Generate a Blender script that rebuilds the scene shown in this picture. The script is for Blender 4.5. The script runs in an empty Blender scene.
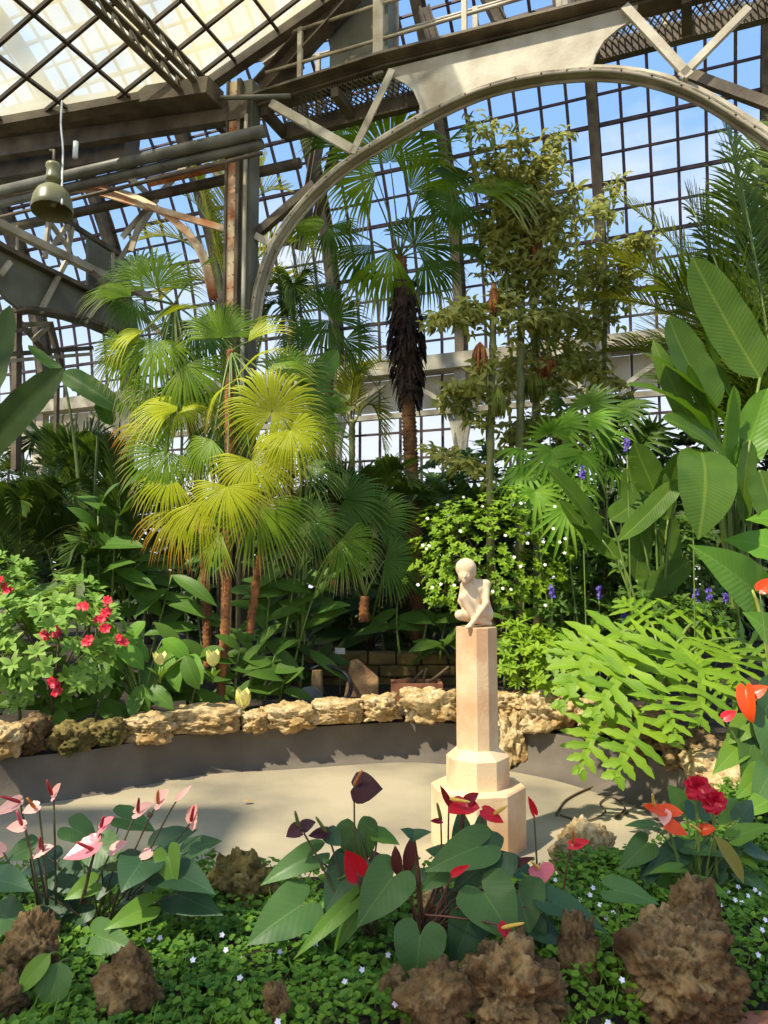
import bpy, math, random
import numpy as np
from mathutils import Vector, Matrix, noise as mnoise
sc = bpy.context.scene
COL = sc.collection
PI = math.pi
V = lambda *a: np.array(a, float)
R = math.radians
UP = V(0, 0, 1)

def nrm(v):
    v = np.asarray(v, float)
    return v / (np.linalg.norm(v) + 1e-12)

# ------------------------------------------------------------------ camera
F = 740.0
CAM = V(0, 0, 1.65)
PITCH = math.atan(62 / F)
cd = bpy.data.cameras.new('camera')
cam = bpy.data.objects.new('camera', cd)
COL.objects.link(cam)
cam.location = CAM
cam.rotation_euler = (PI / 2 + PITCH, 0, 0)
cd.sensor_fit = 'AUTO'
cd.sensor_width = 36
cd.lens = 36 * F / 1024
cd.clip_end = 500
sc.camera = cam

def ray(px, py):
    """direction of sight towards a point of the photograph (used to read sizes and places off it)"""
    xc, yc = (px - 384) / F, (512 - py) / F
    c, s = math.cos(PITCH), math.sin(PITCH)
    return V(xc, c - yc * s, s + yc * c)

def P(px, py, Y):
    d = ray(px, py)
    return CAM + d * (Y / d[1])

def G(px, py, z=0.0):
    """point of the level z"""
    d = ray(px, py)
    return CAM + d * ((z - CAM[2]) / d[2])

# axes of the glasshouse: U runs along its back wall, N looks into its depth
U = V(0.927, -0.375, 0)
U = nrm(U)
N = V(-U[1], U[0], 0)

def plane_pt(px, py, d0, n=None):
    n = N if n is None else n
    d = ray(px, py)
    return CAM + d * ((d0 - n @ CAM) / (n @ d))

TD = float(N @ V(-1.71, 9.0, 0))          # the truss stands in this plane
def T(px, py, off=0.0):
    return plane_pt(px, py, TD + off)

def UNZ(u, n, z):
    return U * u + N * n + UP * z

# ------------------------------------------------------------------ objects
class MB:
    """collects vertices and faces, then links them as ONE mesh object"""
    def __init__(s):
        s.v, s.f, s.n = [], [], 0
    def add(s, verts, faces):
        verts = np.asarray(verts, float).reshape(-1, 3)
        o = s.n
        s.v.append(verts)
        s.f += [tuple(i + o for i in f) for f in faces]
        s.n += len(verts)
    def build(s, name, mat, parent=None, smooth=True, base=None, mods=None):
        vs = np.concatenate(s.v) if s.v else np.zeros((0, 3))
        off = V(0, 0, 0)
        if parent is not None:
            q = parent
            while q is not None:
                off = off + V(*q.location)
                q = q.parent
        elif base is not None:
            off = np.asarray(base, float)
        me = bpy.data.meshes.new(name)
        me.from_pydata((vs - off).tolist(), [], s.f)
        me.update()
        if smooth:
            me.polygons.foreach_set('use_smooth', [True] * len(me.polygons))
        for m in (mat if isinstance(mat, (list, tuple)) else [mat]):
            me.materials.append(m)
        o = bpy.data.objects.new(name, me)
        COL.objects.link(o)
        if parent is not None:
            o.parent = parent
        elif base is not None:
            o.location = off
        if mods:
            for m, kw in mods:
                md = o.modifiers.new(m.lower(), m)
                for k, val in kw.items():
                    setattr(md, k, val)
        return o

def thing(name, label, cat, loc, group=None):
    o = bpy.data.objects.new(name, None)
    COL.objects.link(o)
    o.location = tuple(loc)
    o.empty_display_size = 0.1
    return tag(o, label, cat, group)

def tag(o, label=None, cat=None, group=None, kind=None):
    if label: o['label'] = label
    if cat: o['category'] = cat
    if group: o['group'] = group
    if kind: o['kind'] = kind
    return o

def struct(o, label=None, cat=None):
    return tag(o, label, cat, None, 'structure')

# ------------------------------------------------------------------ shapes
def frame_of(d, up=UP):
    d = nrm(d)
    up = np.asarray(up, float)
    if abs(d @ nrm(up)) > 0.995:
        up = V(1, 0, 0) if abs(d[0]) < .9 else V(0, 1, 0)
    r = nrm(np.cross(d, up))
    return d, r, np.cross(r, d)

def sweep(mb, pts, prof, up=UP, caps=True, scale=None, closed=True):
    """a 2D outline (right, up) carried along a line of points"""
    pts = [np.asarray(p, float) for p in pts]
    k = len(prof)
    vs, fs = [], []
    for i, p in enumerate(pts):
        d = pts[min(i + 1, len(pts) - 1)] - pts[max(i - 1, 0)]
        d, r, u = frame_of(d, up)
        s = 1 if scale is None else scale[i]
        for a, b in prof:
            vs.append(p + r * a * s + u * b * s)
    for i in range(len(pts) - 1):
        for j in range(k if closed else k - 1):
            j2 = (j + 1) % k
            fs.append((i * k + j, i * k + j2, (i + 1) * k + j2, (i + 1) * k + j))
    if caps and closed:
        fs.append(tuple(range(k - 1, -1, -1)))
        fs.append(tuple((len(pts) - 1) * k + j for j in range(k)))
    mb.add(vs, fs)

def box_prof(w, h):
    return [(-w / 2, -h / 2), (w / 2, -h / 2), (w / 2, h / 2), (-w / 2, h / 2)]
def i_prof(w, h, t=.02):
    w, h = w / 2, h / 2
    a = t / 2
    return [(-w, -h), (w, -h), (w, -h + t), (a, -h + t), (a, h - t), (w, h - t), (w, h), (-w, h), (-w, h - t), (-a, h - t), (-a, -h + t), (-w, -h + t)]
def l_prof(w, h, t=.015):
    return [(0, 0), (w, 0), (w, t), (t, t), (t, h), (0, h)]
def t_prof(w, h, t=.015):
    return [(-w / 2, 0), (w / 2, 0), (w / 2, t), (t / 2, t), (t / 2, h), (-t / 2, h), (-t / 2, t), (-w / 2, t)]
def circ(r, k=8):
    return [(r * math.cos(2 * PI * i / k), r * math.sin(2 * PI * i / k)) for i in range(k)]

def bar(mb, a, b, w, h=None, up=UP):
    sweep(mb, [a, b], box_prof(w, h or w), up)

def tube(mb, pts, r, k=6, rs=None):
    sweep(mb, pts, circ(1.0, k), scale=rs if rs is not None else [r] * len(pts))

def bez(p0, p1, p2, n=8):
    t = np.linspace(0, 1, n + 1)[:, None]
    return (1 - t) ** 2 * p0 + 2 * t * (1 - t) * p1 + t * t * p2

def smoothline(pts, n=6):
    """Catmull-Rom through the points"""
    pts = [np.asarray(p, float) for p in pts]
    q = [2 * pts[0] - pts[1]] + pts + [2 * pts[-1] - pts[-2]]
    out = []
    for i in range(1, len(q) - 2):
        for j in range(n):
            t = j / n
            a, b, c, d = q[i - 1], q[i], q[i + 1], q[i + 2]
            out.append(.5 * ((2 * b) + (c - a) * t + (2 * a - 5 * b + 4 * c - d) * t * t + (3 * b - a - 3 * c + d) * t ** 3))
    out.append(pts[-1])
    return out

def quad(mb, a, b, c, d):
    mb.add([a, b, c, d], [(0, 1, 2, 3)])

def box(mb, lo, hi):
    x0, y0, z0 = lo; x1, y1, z1 = hi
    mb.add([(x0, y0, z0), (x1, y0, z0), (x1, y1, z0), (x0, y1, z0), (x0, y0, z1), (x1, y0, z1), (x1, y1, z1), (x0, y1, z1)],
           [(3, 2, 1, 0), (4, 5, 6, 7), (0, 1, 5, 4), (1, 2, 6, 5), (2, 3, 7, 6), (3, 0, 4, 7)])

def plate(mb, poly, nvec, t):
    """a flat outline with thickness t along nvec"""
    poly = [np.asarray(p, float) for p in poly]
    k = len(poly)
    a = [p - nvec * t / 2 for p in poly]
    b = [p + nvec * t / 2 for p in poly]
    mb.add(a + b, [tuple(range(k)), tuple(range(2 * k - 1, k - 1, -1))] + [(i, i + k, (i + 1) % k + k, (i + 1) % k) for i in range(k)])

# ------------------------------------------------------------------ materials
def new_mat(name):
    m = bpy.data.materials.new(name)
    m.use_nodes = True
    nt = m.node_tree
    nt.nodes.clear()
    out = nt.nodes.new('ShaderNodeOutputMaterial')
    return m, nt, out

def srgb(r, g, b):
    f = lambda c: (c / 255 / 12.92) if c / 255 <= .04045 else ((c / 255 + .055) / 1.055) ** 2.4
    return (f(r), f(g), f(b), 1)

def mat(name, c1, c2=None, rough=.6, scale=4.0, bump=0.0, bscale=None, metal=0.0, spec=.5, detail=6, c3=None, lo=.35, hi=.65):
    m, nt, out = new_mat(name)
    p = nt.nodes.new('ShaderNodeBsdfPrincipled')
    p.inputs['Roughness'].default_value = rough
    p.inputs['Metallic'].default_value = metal
    p.inputs['Specular IOR Level'].default_value = spec
    nt.links.new(p.outputs[0], out.inputs[0])
    tc = nt.nodes.new('ShaderNodeTexCoord')
    if c2 is None:
        p.inputs['Base Color'].default_value = c1
    else:
        nz = nt.nodes.new('ShaderNodeTexNoise')
        nz.inputs['Scale'].default_value = scale
        nz.inputs['Detail'].default_value = detail
        nt.links.new(tc.outputs['Object'], nz.inputs['Vector'])
        cr = nt.nodes.new('ShaderNodeValToRGB')
        cr.color_ramp.elements[0].position = lo
        cr.color_ramp.elements[1].position = hi
        cr.color_ramp.elements[0].color = c1
        cr.color_ramp.elements[1].color = c2
        if c3 is not None:
            e = cr.color_ramp.elements.new((lo + hi) / 2)
            e.color = c3
        nt.links.new(nz.outputs['Fac'], cr.inputs[0])
        nt.links.new(cr.outputs[0], p.inputs['Base Color'])
    if bump:
        nb = nt.nodes.new('ShaderNodeTexNoise')
        nb.inputs['Scale'].default_value = bscale or scale * 3
        nb.inputs['Detail'].default_value = 8
        nt.links.new(tc.outputs['Object'], nb.inputs['Vector'])
        b = nt.nodes.new('ShaderNodeBump')
        b.inputs['Strength'].default_value = bump
        b.inputs['Distance'].default_value = .02
        nt.links.new(nb.outputs['Fac'], b.inputs['Height'])
        nt.links.new(b.outputs[0], p.inputs['Normal'])
    return m

def leaf_mat(name, c1, c2, trans=.35, rough=.5, spec=.22, tint=(1.25, 1.15, .5), scale=3.0, tip=None):
    """a blade with light coming through it; each leaf of a mesh has its own shade between c1 and c2"""
    m, nt, out = new_mat(name)
    L = nt.links.new
    p = nt.nodes.new('ShaderNodeBsdfPrincipled')
    p.inputs['Roughness'].default_value = rough
    p.inputs['Specular IOR Level'].default_value = spec
    g = nt.nodes.new('ShaderNodeNewGeometry')
    tc = nt.nodes.new('ShaderNodeTexCoord')
    nz = nt.nodes.new('ShaderNodeTexNoise')
    nz.inputs['Scale'].default_value = scale
    L(tc.outputs['Object'], nz.inputs['Vector'])
    a = nt.nodes.new('ShaderNodeMath'); a.operation = 'MULTIPLY_ADD'
    L(g.outputs['Random Per Island'], a.inputs[0]); a.inputs[1].default_value = .6
    b = nt.nodes.new('ShaderNodeMath'); b.operation = 'MULTIPLY_ADD'
    L(nz.outputs['Fac'], b.inputs[0]); b.inputs[1].default_value = 1.1; b.inputs[2].default_value = -.35
    L(b.outputs[0], a.inputs[2])
    a.use_clamp = True
    mx = nt.nodes.new('ShaderNodeMix'); mx.data_type = 'RGBA'
    L(a.outputs[0], mx.inputs['Factor'])
    mx.inputs[6].default_value = c1; mx.inputs[7].default_value = c2
    col = mx.outputs[2]
    L(col, p.inputs['Base Color'])
    t = nt.nodes.new('ShaderNodeBsdfTranslucent')
    ml = nt.nodes.new('ShaderNodeMix'); ml.data_type = 'RGBA'; ml.blend_type = 'MULTIPLY'
    ml.inputs['Factor'].default_value = 1
    L(col, ml.inputs[6]); ml.inputs[7].default_value = (tint[0], tint[1], tint[2], 1)
    L(ml.outputs[2], t.inputs['Color'])
    s = nt.nodes.new('ShaderNodeMixShader')
    s.inputs[0].default_value = trans
    L(p.outputs[0], s.inputs[1]); L(t.outputs[0], s.inputs[2])
    L(s.outputs[0], out.inputs[0])
    return m

def glass_mat(name, tint=(1, 1, 1, 1), gloss=.08, haze=0.0, haze_col=(.9, .92, .85, 1), patchy=False, grime=None, hscale=1.6):
    """thin pane: seen straight through, a little reflection, and a whitewash that scatters light"""
    m, nt, out = new_mat(name)
    L = nt.links.new
    tr = nt.nodes.new('ShaderNodeBsdfTransparent'); tr.inputs[0].default_value = tint
    gl = nt.nodes.new('ShaderNodeBsdfGlossy'); gl.inputs['Roughness'].default_value = .05
    lw = nt.nodes.new('ShaderNodeLayerWeight'); lw.inputs[0].default_value = .2
    mm = nt.nodes.new('ShaderNodeMath'); mm.operation = 'MULTIPLY'; mm.inputs[1].default_value = gloss * 3
    L(lw.outputs['Fresnel'], mm.inputs[0])
    s = nt.nodes.new('ShaderNodeMixShader')
    L(mm.outputs[0], s.inputs[0]); L(tr.outputs[0], s.inputs[1]); L(gl.outputs[0], s.inputs[2])
    last = s.outputs[0]
    if haze:
        tl = nt.nodes.new('ShaderNodeBsdfTranslucent'); tl.inputs[0].default_value = haze_col
        df = nt.nodes.new('ShaderNodeBsdfDiffuse'); df.inputs[0].default_value = haze_col
        hs = nt.nodes.new('ShaderNodeMixShader'); hs.inputs[0].default_value = .25
        L(tl.outputs[0], hs.inputs[1]); L(df.outputs[0], hs.inputs[2])
        s2 = nt.nodes.new('ShaderNodeMixShader'); s2.inputs[0].default_value = haze
        if patchy:
            tc = nt.nodes.new('ShaderNodeTexCoord')
            nz = nt.nodes.new('ShaderNodeTexNoise'); nz.inputs['Scale'].default_value = hscale; nz.inputs['Detail'].default_value = 6
            L(tc.outputs['Object'], nz.inputs['Vector'])
            mr = nt.nodes.new('ShaderNodeMapRange')
            mr.inputs[1].default_value = .3; mr.inputs[2].default_value = .7
            mr.inputs[3].default_value = haze * .7; mr.inputs[4].default_value = min(1, haze * 1.3)
            L(nz.outputs['Fac'], mr.inputs[0]); L(mr.outputs[0], s2.inputs[0])
            if grime:
                cr = nt.nodes.new('ShaderNodeValToRGB')
                cr.color_ramp.elements[0].position = .4; cr.color_ramp.elements[1].position = .62
                cr.color_ramp.elements[0].color = haze_col; cr.color_ramp.elements[1].color = grime
                n2 = nt.nodes.new('ShaderNodeTexNoise'); n2.inputs['Scale'].default_value = hscale * .6
                L(tc.outputs['Object'], n2.inputs['Vector']); L(n2.outputs['Fac'], cr.inputs[0])
                L(cr.outputs[0], tl.inputs[0]); L(cr.outputs[0], df.inputs[0])
        L(last, s2.inputs[1]); L(hs.outputs[0], s2.inputs[2])
        last = s2.outputs[0]
    L(last, out.inputs[0])
    return m

# ------------------------------------------------------------------ light
sc.view_settings.view_transform = 'Standard'
sc.view_settings.look = 'None'
sc.view_settings.gamma = 1
sc.view_settings.use_curve_mapping = False
sc.view_settings.exposure = 0.22
sc.cycles.max_bounces = 8
sc.cycles.diffuse_bounces = 4
sc.cycles.transparent_max_bounces = 24
sc.cycles.sample_clamp_indirect = 6

SUN_DIR = nrm(V(-.46, -.37, .80))
sd = bpy.data.lights.new('sun', 'SUN')
sd.energy = 5.6
sd.angle = R(1.4)
sd.color = (1, .92, .74)
so = bpy.data.objects.new('sun', sd)
COL.objects.link(so)
so.rotation_euler = Vector(SUN_DIR).to_track_quat('Z', 'Y').to_euler()

w = bpy.data.worlds.new('sky')
sc.world = w
w.use_nodes = True
nt = w.node_tree
nt.nodes.clear()
wo = nt.nodes.new('ShaderNodeOutputWorld')
bg = nt.nodes.new('ShaderNodeBackground')
tc = nt.nodes.new('ShaderNodeTexCoord')
sx = nt.nodes.new('ShaderNodeSeparateXYZ')
nt.links.new(tc.outputs['Generated'], sx.inputs[0])
cr = nt.nodes.new('ShaderNodeValToRGB')
els = cr.color_ramp.elements
els[0].position = 0.0; els[0].color = (.95, .97, .98, 1)
els[1].position = 1.0; els[1].color = (.22, .44, .90, 1)
for pos, c in ((.16, (.90, .94, 1.0, 1)), (.27, (.70, .83, 1.0, 1)), (.42, (.36, .59, .98, 1)), (.6, (.27, .50, .95, 1))):
    e = els.new(pos); e.color = c
nt.links.new(sx.outputs['Z'], cr.inputs[0])
cl = nt.nodes.new('ShaderNodeTexNoise')
cl.inputs['Scale'].default_value = 3.2; cl.inputs['Detail'].default_value = 7
mp = nt.nodes.new('ShaderNodeMapping'); mp.inputs['Scale'].default_value = (1, 1, 2.2)
nt.links.new(tc.outputs['Generated'], mp.inputs[0]); nt.links.new(mp.outputs[0], cl.inputs['Vector'])
c2 = nt.nodes.new('ShaderNodeValToRGB')
c2.color_ramp.elements[0].position = .52; c2.color_ramp.elements[1].position = .70
nt.links.new(cl.outputs['Fac'], c2.inputs[0])
mx = nt.nodes.new('ShaderNodeMix'); mx.data_type = 'RGBA'
nt.links.new(c2.outputs[0], mx.inputs['Factor'])
nt.links.new(cr.outputs[0], mx.inputs[6]); mx.inputs[7].default_value = (.86, .90, .97, 1)
nt.links.new(mx.outputs[2], bg.inputs[0])
bg.inputs[1].default_value = 1.0
nt.links.new(bg.outputs[0], wo.inputs[0])
# ================================================================== materials of the house
M_STEEL = mat('painted_steel', srgb(196, 186, 160), srgb(150, 135, 108), rough=.55, scale=2.5, bump=.15, bscale=30)
M_STEEL_DK = mat('weathered_steel', srgb(112, 98, 74), srgb(70, 58, 42), rough=.65, scale=3, bump=.2, bscale=30)
M_STEEL_GR = mat('grey_green_steel', srgb(120, 118, 96), srgb(88, 86, 68), rough=.6, scale=2, bump=.15, bscale=25)
M_BAR = mat('glazing_bar_paint', srgb(92, 66, 66), srgb(62, 44, 46), rough=.6, scale=4)
M_RUST = mat('rusty_painted_steel', srgb(226, 200, 158), srgb(186, 100, 44), rough=.75, scale=2.2, bump=.3, bscale=25, lo=.42, hi=.6)
M_PIPE = mat('dull_pipe', srgb(120, 116, 98), srgb(84, 80, 66), rough=.5, scale=3)
M_GRATE = mat('galvanised_mesh', srgb(150, 140, 125), srgb(110, 100, 88), rough=.5, scale=6)
M_GLASS = glass_mat('clear_pane', tint=(.93, .96, .98, 1), gloss=.05)
M_GLASS_LOW = glass_mat('low_pane', tint=(.95, .97, .98, 1), gloss=.05, haze=.10, haze_col=(.85, .88, .9, 1))
M_GLASS_ROOF = glass_mat('whitewashed_pane', tint=(.94, .97, .90, 1), gloss=.04, haze=.62, haze_col=(.74, .78, .70, 1), patchy=True, grime=(.86, .74, .44, 1), hscale=.9)
M_CREAM = mat('cream_panel', srgb(225, 215, 190), srgb(200, 188, 160), rough=.7, scale=2)

# ================================================================== far vaulted glazing
BAY, PANES = 3.1, 6
EAVE_N, EAVE_Z, VR = 16.0, 6.5, 8.6
def vault(a):
    return EAVE_N - VR + VR * math.cos(a), EAVE_Z + VR * math.sin(a)
A_STEP = .55 / VR
A_ROWS = [i * A_STEP for i in range(0, 26)]
U0 = -1.4 + 2 * BAY
win = 0
for k in range(0, 8):
    u1 = U0 - k * BAY
    u0 = u1 - BAY
    win += 1
    root = thing('window_%d' % win, None, None, UNZ((u0 + u1) / 2, EAVE_N, 0))
    root['kind'] = 'structure'
    root['label'] = 'curved glass vault bay with thin dark glazing bars against blue sky'
    root['category'] = 'window'
    g = MB()
    for i in range(len(A_ROWS) - 1):
        (n0, z0), (n1, z1) = vault(A_ROWS[i]), vault(A_ROWS[i + 1])
        for j in range(PANES):
            a, b = u0 + BAY * j / PANES, u0 + BAY * (j + 1) / PANES
            quad(g, UNZ(a, n0, z0), UNZ(b, n0, z0), UNZ(b, n1, z1), UNZ(a, n1, z1))
    g.build('pane_glass', M_GLASS, root, smooth=False)
    g = MB()
    zs = list(np.arange(.6, EAVE_Z - .6, .62))
    for i in range(len(zs) - 1):
        for j in range(PANES):
            a, b = u0 + BAY * j / PANES, u0 + BAY * (j + 1) / PANES
            quad(g, UNZ(a, EAVE_N, zs[i]), UNZ(b, EAVE_N, zs[i]), UNZ(b, EAVE_N, zs[i + 1]), UNZ(a, EAVE_N, zs[i + 1]))
    g.build('lower_pane_glass', M_GLASS_LOW, root, smooth=False)
    b = MB()
    for j in range(1, PANES):
        uu = u0 + BAY * j / PANES
        sweep(b, [UNZ(uu, *vault(a)) - N * .02 for a in A_ROWS], box_prof(.05, .06), up=U)
        bar(b, UNZ(uu, EAVE_N - .02, .5), UNZ(uu, EAVE_N - .02, EAVE_Z), .055, .05, up=N)
    for i, a in enumerate(A_ROWS):
        n_, z_ = vault(a)
        t = .07 if i % 2 == 0 else .045
        bar(b, UNZ(u0, n_ - .03, z_ - .01), UNZ(u1, n_ - .03, z_ - .01), t, t)
    for z_ in zs:
        bar(b, UNZ(u0, EAVE_N - .03, z_), UNZ(u1, EAVE_N - .03, z_), .05, .05)
    b.build('glazing_bars', M_BAR, root, smooth=False)
    # cream panels between eave and panes
    c = MB()
    for j in range(PANES):
        a, bb = u0 + BAY * j / PANES + .03, u0 + BAY * (j + 1) / PANES - .03
        plate(c, [UNZ(a, EAVE_N - .05, EAVE_Z - 1.05), UNZ(bb, EAVE_N - .05, EAVE_Z - 1.05), UNZ(bb, EAVE_N - .05, EAVE_Z - .3), UNZ(a, EAVE_N - .05, EAVE_Z - .3)], N, .03)
    c.build('cream_panel', M_CREAM, root, smooth=False)
    # steel rib of this bay
    r = MB()
    al = [i * .09 for i in range(0, 18)]
    sweep(r, [UNZ(u1, *vault(a)) - N * .2 * math.cos(a) - UP * .2 * math.sin(a) for a in al], i_prof(.2, .42, .04), up=-N)
    rib = r.build('trim_%d' % win, M_STEEL_DK, smooth=False, base=UNZ(u1, EAVE_N, EAVE_Z))
    struct(rib, 'curved steel vault rib between two bays of sky blue panes', 'rib')
    r = MB()
    bar(r, UNZ(u1, EAVE_N - .3, 0), UNZ(u1, EAVE_N - .3, EAVE_Z), .26, .22, up=N)
    for s in (-1, 1):
        sweep(r, smoothline([UNZ(u1 + s * .05, EAVE_N - .35, EAVE_Z - 2.2), UNZ(u1 + s * .35, EAVE_N - .35, EAVE_Z - 1.1), UNZ(u1 + s * 1.3, EAVE_N - .35, EAVE_Z - .45)], 5), box_prof(.1, .12), up=N)
    struct(r.build('column_%d' % win, M_STEEL, smooth=False, base=UNZ(u1, EAVE_N - .3, 0)), 'pale steel post with curved knee braces under the vault eave', 'column')
e = MB()
bar(e, UNZ(-21, EAVE_N - .3, EAVE_Z - .12), UNZ(6, EAVE_N - .3, EAVE_Z - .12), .5, .34)
bar(e, UNZ(-21, EAVE_N - .45, EAVE_Z - 1.25), UNZ(6, EAVE_N - .45, EAVE_Z - 1.25), .12, .12)
struct(e.build('beam_eave', M_STEEL, smooth=False, base=UNZ(-7, EAVE_N - .3, EAVE_Z)), 'long pale eave beam below the blue vault panes', 'beam')
e = MB()
bar(e, UNZ(-24, EAVE_N, .25), UNZ(7, EAVE_N, .25), .3, .7)
struct(e.build('wall_back', mat('plinth_stone', srgb(120, 110, 95), srgb(90, 82, 70), scale=3, bump=.3), smooth=False, base=UNZ(-7, EAVE_N, 0)))

# ================================================================== truss in front: arch, plate, chord, struts
DT = N
def tline(pxs, off=0.0):
    return [T(x, y, off) for x, y in pxs]
truss = thing('arched_truss', 'cream painted steel arch truss with solid plate above the pool', 'truss', T(243, 460))
truss['kind'] = 'structure'
arch_px = [(252, 345), (258, 300), (262, 283), (275, 247), (302, 209), (340, 172), (384, 143), (430, 117), (480, 94), (530, 81), (580, 75), (622, 76), (662, 84), (700, 99), (735, 120), (775, 148), (830, 200), (870, 260)]
ap = smoothline(tline(arch_px), 4)
m = MB()
sweep(m, ap, t_prof(.19, .10, .03), up=UP)
sweep(m, [p + N * .08 for p in ap], box_prof(.03, .05), up=UP)
sweep(m, [p - N * .08 for p in ap], box_prof(.03, .05), up=UP)
m.build('arch_rib', M_STEEL, truss)
# rivets along the arch
m = MB()
ico = [(0, 0, 1), (0, 0, -1), (1, 0, 0), (-1, 0, 0), (0, 1, 0), (0, -1, 0)]
icf = [(0, 2, 4), (0, 4, 3), (0, 3, 5), (0, 5, 2), (1, 4, 2), (1, 3, 4), (1, 5, 3), (1, 2, 5)]
acc, last = 0, ap[0]
for p in ap[1:]:
    acc += np.linalg.norm(p - last); last = p
    if acc > .22:
        acc = 0
        m.add(np.array(ico) * .014 + p - N * .097, icf)
m.build('rivets', M_STEEL_DK, truss)
# gusset plate
low = [(421, 119), (440, 111), (480, 93), (530, 80), (580, 74), (593, 73)]
right = [(593, 66), (596, 55), (604, 42), (618, 30), (634, 20), (638, 6)]
top = [(600, 16), (540, 32), (480, 47), (420, 62), (388, 70)]
left = [(392, 78), (405, 84), (414, 92), (420, 106)]
m = MB()
plate(m, tline(low + right + top + left), N, .04)
m.build('gusset_plate', M_STEEL, truss, smooth=False)
m = MB()
sweep(m, tline([(250, 108), (384, 66), (640, 4), (800, -36)]), l_prof(-.22, .14, .03), up=UP)
sweep(m, tline([(250, 108), (384, 66), (640, 4), (800, -36)], .05), l_prof(.22, .14, .03), up=UP)
m.build('top_chord', M_STEEL_DK, truss, smooth=False)
def strut(a, b, wpx, matl, off=0.0, name='strut', parent=None, prof=None):
    p, q = T(*a, off), T(*b, off)
    w = wpx * (p[1] + q[1]) / 2 / F
    mm = MB()
    sweep(mm, [p, q], prof(w) if prof else l_prof(w, w * .8, .02), up=N)
    return mm.build(name, matl, parent, smooth=False) if parent is not None else mm
strut((268, 106), (350, 153), 9, M_STEEL, -.1, parent=truss)
strut((389, 68), (349, 152), 8, M_STEEL, -.1, parent=truss)
strut((621, 8), (686, 78), 9, M_STEEL, -.1, parent=truss)
strut((683, 78), (752, 8), 8, M_STEEL, -.1, parent=truss)
strut((683, 76), (790, 116), 11, M_STEEL_DK, .02, parent=truss)
strut((252, 240), (315, 186), 9, M_STEEL_DK, .02, parent=truss)
strut((253, 238), (275, 250), 7, M_STEEL, 0, parent=truss)
# column
col = thing('column_near', 'tall riveted steel column with rust streaks behind the bright fan palm', 'column', UNZ(float(U @ T(243, 460)), TD, 0))
col['kind'] = 'structure'
cu = float(U @ T(243, 300))
def cbox(mb, ua, ub, na, nb, z0=0, z1=7.9):
    c = [UNZ(ua, na, 0), UNZ(ub, na, 0), UNZ(ub, nb, 0), UNZ(ua, nb, 0)]
    vs = [p + UP * z0 for p in c] + [p + UP * z1 for p in c]
    mb.add(vs, [(3, 2, 1, 0), (4, 5, 6, 7), (0, 1, 5, 4), (1, 2, 6, 5), (2, 3, 7, 6), (3, 0, 4, 7)])
m = MB(); cbox(m, cu - .17, cu - .02, TD - .14, TD + .14); m.build('rusty_flange', M_RUST, col, smooth=False)
m = MB(); cbox(m, cu - .19, cu - .16, TD - .17, TD + .17); cbox(m, cu - .03, cu + .02, TD - .17, TD + .17); m.build('edge_angle', M_STEEL_DK, col, smooth=False)
m = MB(); cbox(m, cu + .02, cu + .15, TD - .1, TD + .1); m.build('web_plate', M_STEEL_GR, col, smooth=False)
m = MB(); tube(m, [UNZ(cu + .10, TD - .15, 0), UNZ(cu + .10, TD - .15, 7.4)], .025, 8); m.build('conduit', M_STEEL, col)
m = MB()
for z in np.arange(.4, 7.8, .16):
    for q in (cu - .13, cu - .06):
        m.add(np.array(ico) * .012 + UNZ(q, TD - .145, z), icf)
m.build('rivets', M_RUST, col)

# catwalk behind the truss
cw = thing('catwalk', 'steel mesh catwalk with handrails on top of the arch truss', 'catwalk', T(450, 60, .1))
cw['kind'] = 'structure'
ua, ub = float(U @ T(262, 95)), float(U @ T(800, 0))
zc = 7.62
m = MB()
for i in range(int((ub - ua) / .07)):
    u_ = ua + i * .07
    bar(m, UNZ(u_, TD + .05, zc), UNZ(u_ + .25, TD + .6, zc), .014, .014)
    bar(m, UNZ(u_ + .25, TD + .05, zc), UNZ(u_, TD + .6, zc), .014, .014)
m.build('grating', M_GRATE, cw, smooth=False)
m = MB()
for off in (.6,):
    bar(m, UNZ(ua, TD + off, zc - .06), UNZ(ub, TD + off, zc - .06), .1, .22)
for i in range(7):
    u_ = ua + (ub - ua) * i / 6
    bar(m, UNZ(u_, TD + .05, zc - .08), UNZ(u_, TD + .6, zc - .08), .1, .12)
m.build('edge_beam', M_STEEL_DK, cw, smooth=False)
for h in (.45, .9):
    for off in (.08, .58):
        m = MB(); tube(m, [UNZ(ua, TD + off, zc + h), UNZ(ub, TD + off, zc + h)], .022, 6)
        m.build('handrail', M_STEEL, cw)
for i in range(6):
    for off in (.08, .58):
        u_ = ua + .5 + (ub - ua) * i / 5.6
        m = MB(); bar(m, UNZ(u_, TD + off, zc), UNZ(u_, TD + off, zc + 1.6 if i in (1,) else zc + .92), .06 if i != 1 else .13, .05, up=N)
        m.build('rail_post', M_STEEL, cw, smooth=False)
m = MB()
for i in range(int((ub - ua) / .12)):
    u_ = ua + i * .12
    bar(m, UNZ(u_, TD + .59, zc + .05), UNZ(u_ + .3, TD + .59, zc + .42), .012, .012)
    bar(m, UNZ(u_ + .3, TD + .59, zc + .05), UNZ(u_, TD + .59, zc + .42), .012, .012)
m.build('side_mesh', M_GRATE, cw, smooth=False)
# a box panel standing on the catwalk and bracing behind it
m = MB()
c0 = float(U @ T(352, 60))
cbox(m, c0 - .45, c0 + .35, TD + .3, TD + .55, zc + .25, zc + 1.5)
tag(m.build('duct_box', M_STEEL_GR, smooth=False, base=UNZ(c0, TD + .42, zc + .25)), 'grey metal box on the catwalk beside the post', 'box')

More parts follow.
